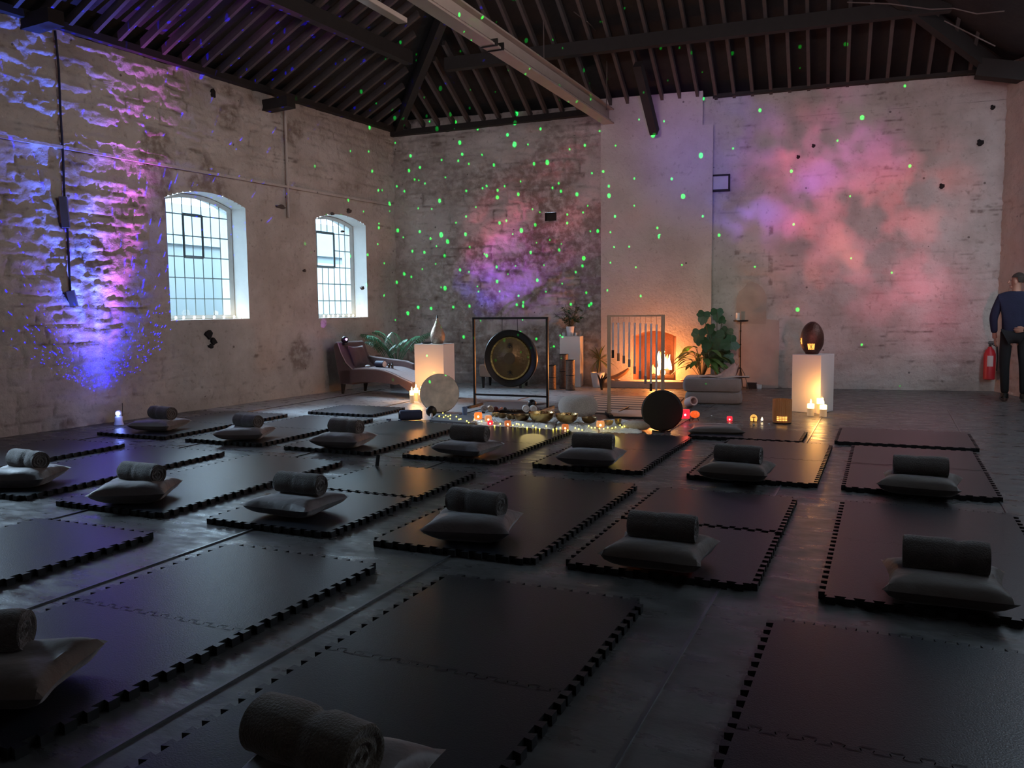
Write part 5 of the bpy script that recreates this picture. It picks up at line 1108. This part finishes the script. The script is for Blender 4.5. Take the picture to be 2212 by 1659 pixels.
p = F(1646, 911); t = thing('tealight', p, 0, 'single lit tealight between the tree screen and ribbed lantern', 'candle'); m = MB(); m.lathe([(.019, 0), (.019, .014), (.001, .013)], 14); m.build('tin_cup', M_ALU, t); m = MB(); m.lathe([(.001, .014), (.011, .024), (.012, .03), (.001, .058)], 10, caps=False); m.build('flame', M_TEA, t)
for (px, py, lab) in ((1628, 919, 'small clear glass chip before the tree screen'), (1661, 918, 'small clear glass chip left of the ribbed lantern'), (1537, 900, 'small greenish glass pebble right of the pumpkin holder')):
    m = MB(); m.ball((0, 0, .010), .016, 8, sq=(1, 1, .6)); tag(m.build('glass_pebble', mat('clear_dull_glass', (.6, .65, .66), .15), loc=F(px, py)), lab, 'pebble')
p = F(1689, 914); t = thing('ribbed_lantern', p, 0, 'large ribbed amber glass lantern left of the right plinth', 'lantern')
m = MB(); n = 60
m.grid(lambda u, v: V3((.108 + .004 * math.cos(30 * 2 * PI * u)) * (.93 + .07 * min(1, v * 8)) * math.cos(2 * PI * u), (.108 + .004 * math.cos(60 * PI * u)) * (.93 + .07 * min(1, v * 8)) * math.sin(2 * PI * u), .012 + .275 * v), 180, 12); m.build('glass_shell', M_AMBGL, t)
m = MB(); m.lathe([(.11, 0), (.11, .012), (.001, .013)], 30); m.build('base', M_BLACK, t)
m = MB()
for i in range(7):
    for j in range(3): a = facing(p) - PI / 2 + (i - 3) * .16; m.ball((.1125 * math.cos(a), .1125 * math.sin(a), .045 + j * .02), .006, 6, sq=(1, 1, 1.3))
m.build('glowing_facets', mat('facet_glow', (1, .6, .2), .5, emis=(1, .5, .12), estr=2.2), t)
# woven basket-like bundle left of black drum
p = F(1377, 930); m = MB(); m.grid(lambda u, v: V3((.16 * math.sin(PI * (v * .96 + .02))) * math.cos(2 * PI * u) * (1 + .08 * math.sin(11 * u * PI)), .09 * math.sin(PI * (v * .96 + .02)) * math.sin(2 * PI * u), .055 - .055 * math.cos(PI * v)), 26, 10)
tag(m.build('woven_bag', M_WOOL, loc=p + V3(-.02, .03, .0)), 'small woven fringed bag left of the round black drum', 'bag')
m = MB(); pts = fp((1316, 903), (1408, 905), (1395, 890), (1322, 890)); cx2, cy2 = [sum(q[i] for q in pts) / 4 for i in (0, 1)]; m.prism([(x - cx2, y - cy2) for x, y in pts], 0, .014); tag(m.build('dark_cloth', M_PIL2, loc=V3(cx2, cy2, .011), smooth=False), 'dark cloth spread under the wooden chime stand', 'cloth')
# slab under left fairy lights
m = MB(); pts = fp((928, 911), (1026, 918), (1040, 903), (950, 897)); cx2, cy2 = [sum(q[i] for q in pts) / 4 for i in (0, 1)]; m.prism([(x - cx2, y - cy2) for x, y in pts], 0, .022); tag(m.build('yoga_mat', mat('dusty_grey_mat', (.13, .13, .14), .7), loc=V3(cx2, cy2, .001), smooth=False), 'thin grey mat under the left end of the fairy lights', 'mat')
# fairy lights: one string with bulbs
fz = [(840 + a / 6.506, 830 + b / 6.506) for a, b in ((708, 448), (760, 405), (770, 462), (798, 438), (833, 452), (865, 437), (862, 484), (948, 455), (985, 492), (1010, 488), (1095, 515), (1122, 537), (1200, 492), (1300, 520))] + \
     [(1020 + a / 5.821, 860 + b / 5.821) for a, b in ((258, 308), (282, 348), (352, 325), (512, 340), (560, 322), (585, 328), (635, 335), (690, 373), (765, 350), (800, 368), (848, 385), (932, 352), (1018, 393), (1060, 382), (1108, 375), (1202, 403), (1297, 375), (1340, 388), (1382, 400), (1465, 350), (1500, 372), (1545, 372), (1600, 380), (1653, 385), (1705, 370), (1760, 378), (1803, 365), (1860, 340), (1885, 362), (1912, 355), (1958, 340))]
fs_ = thing('fairy_lights', F(fz[14][0], fz[14][1], .0), 0, 'string of warm yellow fairy lights trailing along the front of the sheepskins', 'fairy lights')
wp = []; bm_ = MB(); bm_.ball((0, 0, 0), .0075, 8); bme = bm_.mesh('bulb', M_FAIRY)
for i, (x, y) in enumerate(fz):
    z = .030 if i < 12 else .045; q = F(x, y, z) - fs_.location; wp.append(q)
    o = bpy.data.objects.new('bulb', bme); COL.objects.link(o); o.parent = fs_; o.location = q
w2_ = []
for i in range(len(wp) - 1): w2_ += [wp[i] - V3(0, 0, .008), wp[i].lerp(wp[i + 1], .5) - V3(0, 0, .014)]
MB().tube(w2_ + [wp[-1] - V3(0, 0, .008)], .0016, 4).build('wire', M_ALU, fs_)
point('fairy_glow', 1.8, (1, .86, .2), F(1310, 926, .10), .15); point('fairy_glow_left', 1.2, (1, .76, .3), F(1150, 924, .10), .15)
point('jar_glow', .5, (1, .3, .06), F(1035, 912, .10), .03); point('red_jar_glow', .45, (1, .05, .04), F(1484, 914, .12), .04)

# ------------------------------------------------------------------ SEATS
cA, cB = F(735, 851), F(893, 862); cxe = (cB - cA).normalized(); crz2 = math.atan2(cxe.y, cxe.x); CL = (cB - cA).length
cz = thing('chaise_longue', cA, crz2, 'mauve velvet chaise longue with curved seat against the left wall', 'chaise'); sc_ = CL / 1.60
def cv(x): return x * sc_
def seatz(x): t = x / 1.6; return .41 + .05 * math.sin(PI * min(1, t * 1.15)) - .30 * max(0, t - .55) ** 1.5 * 1.7
m = MB(); N_ = 22; vs = []
for i in range(N_ + 1):
    x = .02 + 1.56 * i / N_; zt = seatz(x); zb_ = .17 + .06 * math.sin(PI * i / N_) if i < N_ - 4 else .23 - (.04 * (i - (N_ - 4)))
    for y, z in ((-.0, zb_), (-.0, zt - .025), (.03, zt), (.60, zt), (.63, zt - .025), (.63, zb_)): vs.append((cv(x), y, z))
m.add(vs, [(i * 6 + j, (i + 1) * 6 + j, (i + 1) * 6 + (j + 1) % 6, i * 6 + (j + 1) % 6) for i in range(N_) for j in range(6)] + [tuple(range(6)), tuple(N_ * 6 + j for j in range(6))[::-1]]); m.build('seat', M_VELV, cz)
m = MB(); m.prism([(cv(-.10), .86), (cv(-.14), .80), (cv(-.09), .55), (cv(.0), .17), (cv(.30), .17), (cv(.30), .42), (cv(.16), .52), (cv(.05), .68), (cv(-.02), .85), (cv(-.06), .88)], 0, .63, T=lambda x, y, z: V3(x, z, y)); m.build('backrest', M_VELV, cz, bevel=.02)
m = MB(); m.tube([(cv(.30), -.004, .43), (cv(.16), -.004, .53), (cv(.05), -.004, .69), (cv(-.02), -.004, .86)], .008, 6); m.tube([(cv(.02 + 1.56 * i / 14), -.004, seatz(.02 + 1.56 * i / 14) - .01) for i in range(3, 15)], .008, 6); m.build('piping', M_VELVT, cz)
m = MB(); m.prism([(cv(.15), .3), (cv(1.15), .3), (cv(1.12), .50), (cv(.95), .55), (cv(.3), .60), (cv(.1), .62)], .56, .64, T=lambda x, y, z: V3(x, z, y)); m.build('side_arm', M_VELV, cz, bevel=.015)
for x, y in ((.03, .05), (.03, .58), (1.52, .06), (1.52, .57)): m = MB(); m.tube([(cv(x) - .02, y, .0), (cv(x), y, .20)], [.022, .045], 8); m.build('leg', M_DARKW, cz)
t = tag(bpy.data.objects.new('back_cushion', pillow_mesh(8, a=.20, h=.06, mat_=M_VELV)), 'dark mauve cushion propped against the back of the chaise', 'cushion'); COL.objects.link(t)
t.location = cz.matrix_basis @ V3(cv(.12), .28, .60); t.rotation_euler = (0, 1.15, crz2)
CZ = lambda x, y, z: Matrix.Rotation(crz2, 3, 'Z') @ V3(cv(x), y, z) + cA
pj = thing('galaxy_projector', CZ(-.02, .12, .885), crz2, 'black star projector with glowing violet lens on top of the chaise back', 'projector')
m = MB(); m.ball((0.04, 0, .02), .062, 16); m.lathe([(.045, -.06), (.05, -.03)], 16, c=(.04, 0, 0)); m.build('housing', M_BLACK, pj); m = MB(); m.ball((.10, -.02, .03), .018, 10); m.build('lens', M_LENSV, pj)
spk = thing('can_speaker', CZ(.72, .22, seatz(.72) + .052), crz2, 'small dark speaker with pale round front lying on the chaise seat', 'speaker'); m = MB(); m.lathe([(.05, -.09), (.055, -.085), (.055, .085), (.05, .09)], 20, M=roty(PI / 2 - .0)); m.build('speaker_body', M_NAVYG, spk); m = MB(); m.lathe([(.001, .096), (.045, .096), (.05, .089)], 20, M=roty(PI / 2)); m.build('round_front', M_LABEL, spk)
for (x, h, lab) in ((.88, .075, 'short dark bottle on the chaise seat right of the speaker'), (.95, .10, 'taller dark bottle at the middle of the chaise seat')):
    m = MB(); m.lathe([(.018, 0), (.02, h * .6), (.008, h * .75), (.009, h)], 12); tag(m.build('small_bottle', M_BLACK, loc=CZ(x, .25, seatz(x) + .002)), lab, 'bottle')
m = MB(); m.ball((0, 0, .02), .05, 10, sq=(1, .8, .4)); tag(m.build('white_cloth', M_WHITE, loc=CZ(.50, .15, seatz(.5) + .001)), 'small crumpled white cloth on the chaise seat', 'cloth')
point('lens_glow_violet', .35, (.7, .2, 1), CZ(.12, -.02, .95), .02)
# violet streak thrown up the wall by the projector: a narrow spot lamp
def streak(loc, aim, e, col, size):
    l = bpy.data.lights.new('streak_light', 'SPOT'); l.energy = e; l.color = col; l.spot_size = size; l.spot_blend = .4; l.shadow_soft_size = .004; o = bpy.data.objects.new('streak_light', l); COL.objects.link(o); o.location = loc
    o.rotation_euler = (Vector(aim) - Vector(loc)).to_track_quat('-Z', 'Y').to_euler()
streak(CZ(.02, -.03, .94), lp(700, 700), 5, (.62, .12, 1.0), .30)
# small seat half hidden behind the gong
s0 = F(1030, 838) + V3(.05, .0, 0); ar = thing('low_armchair', s0, facing(s0) * .4, 'small brown upholstered chair half hidden behind the gong', 'chair')
m = MB(); m.prism([(0, .20), (.80, .20), (.80, .40), (0, .42)], 0, .58, T=lambda x, y, z: V3(x, z, y)); m.build('seat', mat('tan_upholstery', (.34, .22, .16), .8), ar, bevel=.02)
m = MB(); m.prism([(.0, .40), (.7, .40), (.7, .80), (.62, .82), (.30, .76), (.0, .55)], .50, .60, T=lambda x, y, z: V3(x, z, y)); m.build('backrest', mat('rust_upholstery', (.34, .11, .08), .8), ar, bevel=.015)
for x, y in ((.06, .05), (.74, .05), (.06, .52), (.74, .52)): MB().tube([(x, y, 0), (x, y, .21)], [.02, .035], 8).build('leg', M_DARKW, ar)

# ------------------------------------------------------------------ BLUE PROJECTOR ON FLOOR
bp0 = F(257, 919); bpj = thing('floor_projector', bp0, 0, 'small white projector with bright blue lens at the foot of the left wall', 'projector')
m = MB(); m.lathe([(.055, 0), (.06, .01), (.045, .06), (.05, .10), (.04, .12)], 18); m.build('projector_base', M_POT, bpj); m = MB(); m.ball((0, 0, .15), .042, 12); m.build('projector_head', M_POT, bpj)
m = MB(); m.ball((.03, -.035, .155), .026, 10); m.build('lens', M_LENSB, bpj)
m = MB(); m.tube([V3(0, .02, .0), V3(-.12, .10, .004), V3(-.16, .2, .1), V3(-.18, .22, .25)], .004, 5); m.build('power_cable', M_BLACK, bpj)
point('lens_glow_blue', 1.1, (.16, .22, 1), BPJ + V3(.02, -.10, .05), .02)
# tealights on the window sills
tb = MB(); tb.lathe([(.018, 0), (.018, .016), (.001, .016)], 12); tbm = tb.mesh('tin_cup', M_ALU); tf = MB(); tf.ball((0, 0, .030), .017, 8, sq=(1, 1, 1.2)); tfm = tf.mesh('flame', M_TEA)
for W_, xs_, wn in ((WIN1, (380, 397, 420, 440, 463, 484, 506, 520), 'larger left window'), (WIN2, (700, 710, 720, 730, 742, 754, 763, 772, 784), 'smaller right window')):
    for i, px in enumerate(xs_):
        q = (i + .5) / len(xs_); p = PL(px, 688, LW(0, -.12 + (.0 if i < len(xs_) - 1 else -.02), 0), LN); v_ = (p - BL).dot(LE); v_ = max(W_[0] + .05, min(W_[1] - .05, v_))
        t = thing('sill_tealight', LW(v_, -.12, W_[2] + .002), 0, 'lit tealight on the sill of the ' + wn + ', number ' + ['one', 'two', 'three', 'four', 'five', 'six', 'seven', 'eight', 'nine'][i] + ' counted from the left', 'candle', 'tealights on the sill of the ' + wn)
        for nm, me in (('tin_cup', tbm), ('flame', tfm)): o = bpy.data.objects.new(nm, me); COL.objects.link(o); o.parent = t
    point('sill_glow', .55, (1, .62, .28), LW(W_[0] + .16, -.14, W_[2] + .09), .04); point('sill_glow', .4, (1, .62, .28), LW((W_[0] + W_[1]) / 2, -.14, W_[2] + .09), .06)

# ------------------------------------------------------------------ FIRE EXTINGUISHER
u_, z_ = bwuv(2136, 790, .10); ep = BW(u_, .13, 0); et = thing('fire_extinguisher', ep + V3(0, 0, .20), BANG, 'red fire extinguisher with pale label hung near the right corner', 'extinguisher')
m = MB(); m.lathe([(.075, 0), (.085, .01), (.085, .40), (.065, .46), (.03, .50), (.03, .52)], 24); m.build('cylinder', M_RED, et)
m = MB(); m.lathe([(.02, .52), (.022, .56)], 10); m.box((.02, -.0, .575), (.10, .02, .02)); m.box((.03, 0, .60), (.11, .018, .012)); m.build('handle', M_BLACK, et)
m = MB(); m.grid(lambda u, v: V3(.0865 * math.cos(-PI / 2 - .62 + 1.0 * u), .0865 * math.sin(-PI / 2 - .62 + 1.0 * u), .21 + .17 * v), 8, 2); m.build('label_sticker', M_LABEL, et)
m = MB(); m.tube([(.02, -.01, .56), (.09, -.03, .52), (.105, -.02, .35), (.10, -.02, .14)], .010, 6); m.build('hose', M_BLACK, et)
m = MB(); m.box((0, .105, .40), (.06, .03, .12)); m.build('wall_bracket', M_BLACK, et, smooth=False)

# ------------------------------------------------------------------ THE PERSON AT THE RIGHT
mp0 = F(2182, 868); HS = 1.0
pr = thing('person', mp0 + V3(.02, 0, 0), facing(mp0), 'person in dark navy jumper and black trousers standing with their back turned', 'person')
def skin(name, verts, edges, radii, m_, parent, sub=2, root=0):
    me = bpy.data.meshes.new(name); me.from_pydata([Vector(v) for v in verts], edges, []); me.materials.append(m_)
    o = bpy.data.objects.new(name, me); COL.objects.link(o); o.parent = parent
    sk_ = o.modifiers.new('skin', 'SKIN'); sk_.use_smooth_shade = True; sb = o.modifiers.new('sub', 'SUBSURF'); sb.levels = sub; sb.render_levels = sub
    d = me.skin_vertices[0].data
    for i, r in enumerate(radii): d[i].radius = r if isinstance(r, tuple) else (r, r)
    d[root].use_root = True; return o
# local frame: -Y towards the camera (their back), +X to the photo's right
V_ = dict(pel=(.0, 0, .98), wai=(0, .01, 1.14), che=(0, .01, 1.36), nb=(0, .0, 1.53), nk=(0, .0, 1.60), hd=(-.005, .01, 1.70), top=(-.005, .01, 1.80),
          hL=(-.10, 0, .94), kL=(-.11, -.02, .52), aL=(-.09, .02, .10), tL=(-.12, .13, .045), hR=(.10, 0, .94), kR=(.13, -.02, .52), aR=(.14, .02, .10), tR=(.17, .13, .045),
          sL=(-.19, 0, 1.47), eL=(-.27, -.01, 1.20), wL=(-.25, .05, .97), pL=(-.24, .07, .89), sR=(.19, 0, 1.47), eR=(.29, -.06, 1.20), wR=(.16, -.14, 1.06), pR=(.10, -.15, 1.03))
ks = list(V_); ix = {k2: i for i, k2 in enumerate(ks)}
E_ = [('pel', 'wai'), ('wai', 'che'), ('che', 'nb'), ('nb', 'nk'), ('nk', 'hd'), ('hd', 'top'), ('pel', 'hL'), ('hL', 'kL'), ('kL', 'aL'), ('aL', 'tL'), ('pel', 'hR'), ('hR', 'kR'), ('kR', 'aR'), ('aR', 'tR'), ('che', 'sL'), ('sL', 'eL'), ('eL', 'wL'), ('wL', 'pL'), ('che', 'sR'), ('sR', 'eR'), ('eR', 'wR'), ('wR', 'pR')]
Rd = dict(pel=(.15, .11), wai=(.14, .10), che=(.155, .115), nb=(.07, .065), nk=.056, hd=(.078, .095), top=(.055, .07), hL=.085, kL=.056, aL=.040, tL=.032, hR=.085, kR=.056, aR=.040, tR=.032, sL=.062, eL=.044, wL=.03, pL=(.022, .038), sR=.062, eR=.044, wR=.03, pR=(.022, .038))
skin('body', [V_[k2] for k2 in ks], [(ix[a], ix[b]) for a, b in E_], [Rd[k2] for k2 in ks], M_HUM, pr)
# clothing
ck = ['wai', 'pel', 'che', 'nb', 'sL', 'eL', 'wL', 'sR', 'eR', 'wR']; ci = {k2: i for i, k2 in enumerate(ck)}
vv = [V_[k2] for k2 in ck]; vv[1] = (0, 0, .90); vv[3] = (0, .0, 1.575)
skin('jumper', vv, [(ci[a], ci[b]) for a, b in (('pel', 'wai'), ('wai', 'che'), ('che', 'nb'), ('che', 'sL'), ('sL', 'eL'), ('eL', 'wL'), ('che', 'sR'), ('sR', 'eR'), ('eR', 'wR'))],
     [(.175, .125), (.18, .135), (.20, .145), (.082, .078), .084, .060, .046, .078, .060, .046], M_NAVY, pr)
ck = ['pel', 'hL', 'kL', 'aL', 'hR', 'kR', 'aR']; ci = {k2: i for i, k2 in enumerate(ck)}
skin('trousers', [(0, 0, .99)] + [V_[k2] for k2 in ck[1:]], [(0, 1), (1, 2), (2, 3), (0, 4), (4, 5), (5, 6)], [(.150, .115), .092, .070, .055, .092, .070, .055], M_TROU, pr)
for s2, x in ((-1, -.095), (1, .145)):
    m = MB(); m.grid(lambda u, v: V3(x + s2 * .012 * v * 2 + (.045 + .012 * math.sin(PI * v)) * math.cos(2 * PI * u), .035 + (-.085 + .26 * v) + .0, .046 + (.046 - .018 * v) * math.sin(2 * PI * u) * (1 if math.sin(2 * PI * u) > 0 else 1.0)), 16, 10); m.f = [f[::-1] for f in m.f]
    m.tube([(x, .01, .05), (x, .012, .12)], [.055, .052], 12); m.build('shoe', M_SHOE, pr)
# head turned to the photo's left: face details and hair
hd_ = bpy.data.objects.new('hair', None)
bpy.data.objects.remove(hd_)
m = MB(); m.grid(lambda u, v: (lambda th, phi: V3(.022 + .088 * math.sin(phi) * math.cos(th) * 1.08, -.008 + .092 * math.sin(phi) * math.sin(th), 1.725 + .105 * math.cos(phi)))(2 * PI * u, PI * (.02 + .60 * v * (1.0 if math.cos(2 * PI * u) > -.2 else .62))), 28, 12); m.build('hair', M_HAIR, pr)
for sy in (-1,):
    m = MB(); m.ball((-.012, -.088, 1.695), .028, 10, sq=(.7, .35, 1.15)); m.build('ear', M_HUM, pr)
m = MB(); m.tube([(-.080, .005, 1.725), (-.107, .006, 1.690), (-.085, .006, 1.680)], [.008, .014, .010], 8); m.build('nose', M_HUM, pr)
for yy in (-.03, .04): m = MB(); m.ball((-.076, yy, 1.722), .010, 8, sq=(.6, 1.2, .7)); m.build('eye', M_BLACK, pr)
m = MB(); m.tube([(-.081, -.02, 1.648), (-.088, .006, 1.650), (-.081, .032, 1.648)], .006, 6); m.build('mouth', mat('lips', (.35, .12, .10), .5), pr)
m = MB(); m.ball((-.055, .006, 1.630), .034, 10, sq=(1, 1.1, .8)); m.build('chin', M_HUM, pr)
def hand(base, dirv, palm_n, side, curl=.6):
    base = Vector(base); d = Vector(dirv).normalized(); n = Vector(palm_n).normalized(); s_ = d.cross(n).normalized() * side
    for i, (off, L_) in enumerate(((-.030, .070), (-.010, .080), (.010, .075), (.029, .060))):
        p0 = base + s_ * off + d * .045; p1 = p0 + d * L_ * .45 + n * L_ * .12 * curl; p2 = p1 + d * L_ * .28 + n * L_ * .28 * curl; p3 = p2 + d * L_ * .12 + n * L_ * .30 * curl
        MB().tube([base + s_ * off * .7, p0, p1, p2, p3], [.011, .010, .009, .008, .005], 8).build('finger', M_HUM, pr)
    MB().tube([base - s_ * .025, base - s_ * .045 + d * .03 + n * .01, base - s_ * .045 + d * .065 + n * .02], [.013, .011, .007], 8).build('thumb', M_HUM, pr)
hand(V_['pL'], (0, .15, -1), (1, .2, 0), 1); hand(V_['pR'], (-1, 0, -.1), (0, 1, .1), 1)
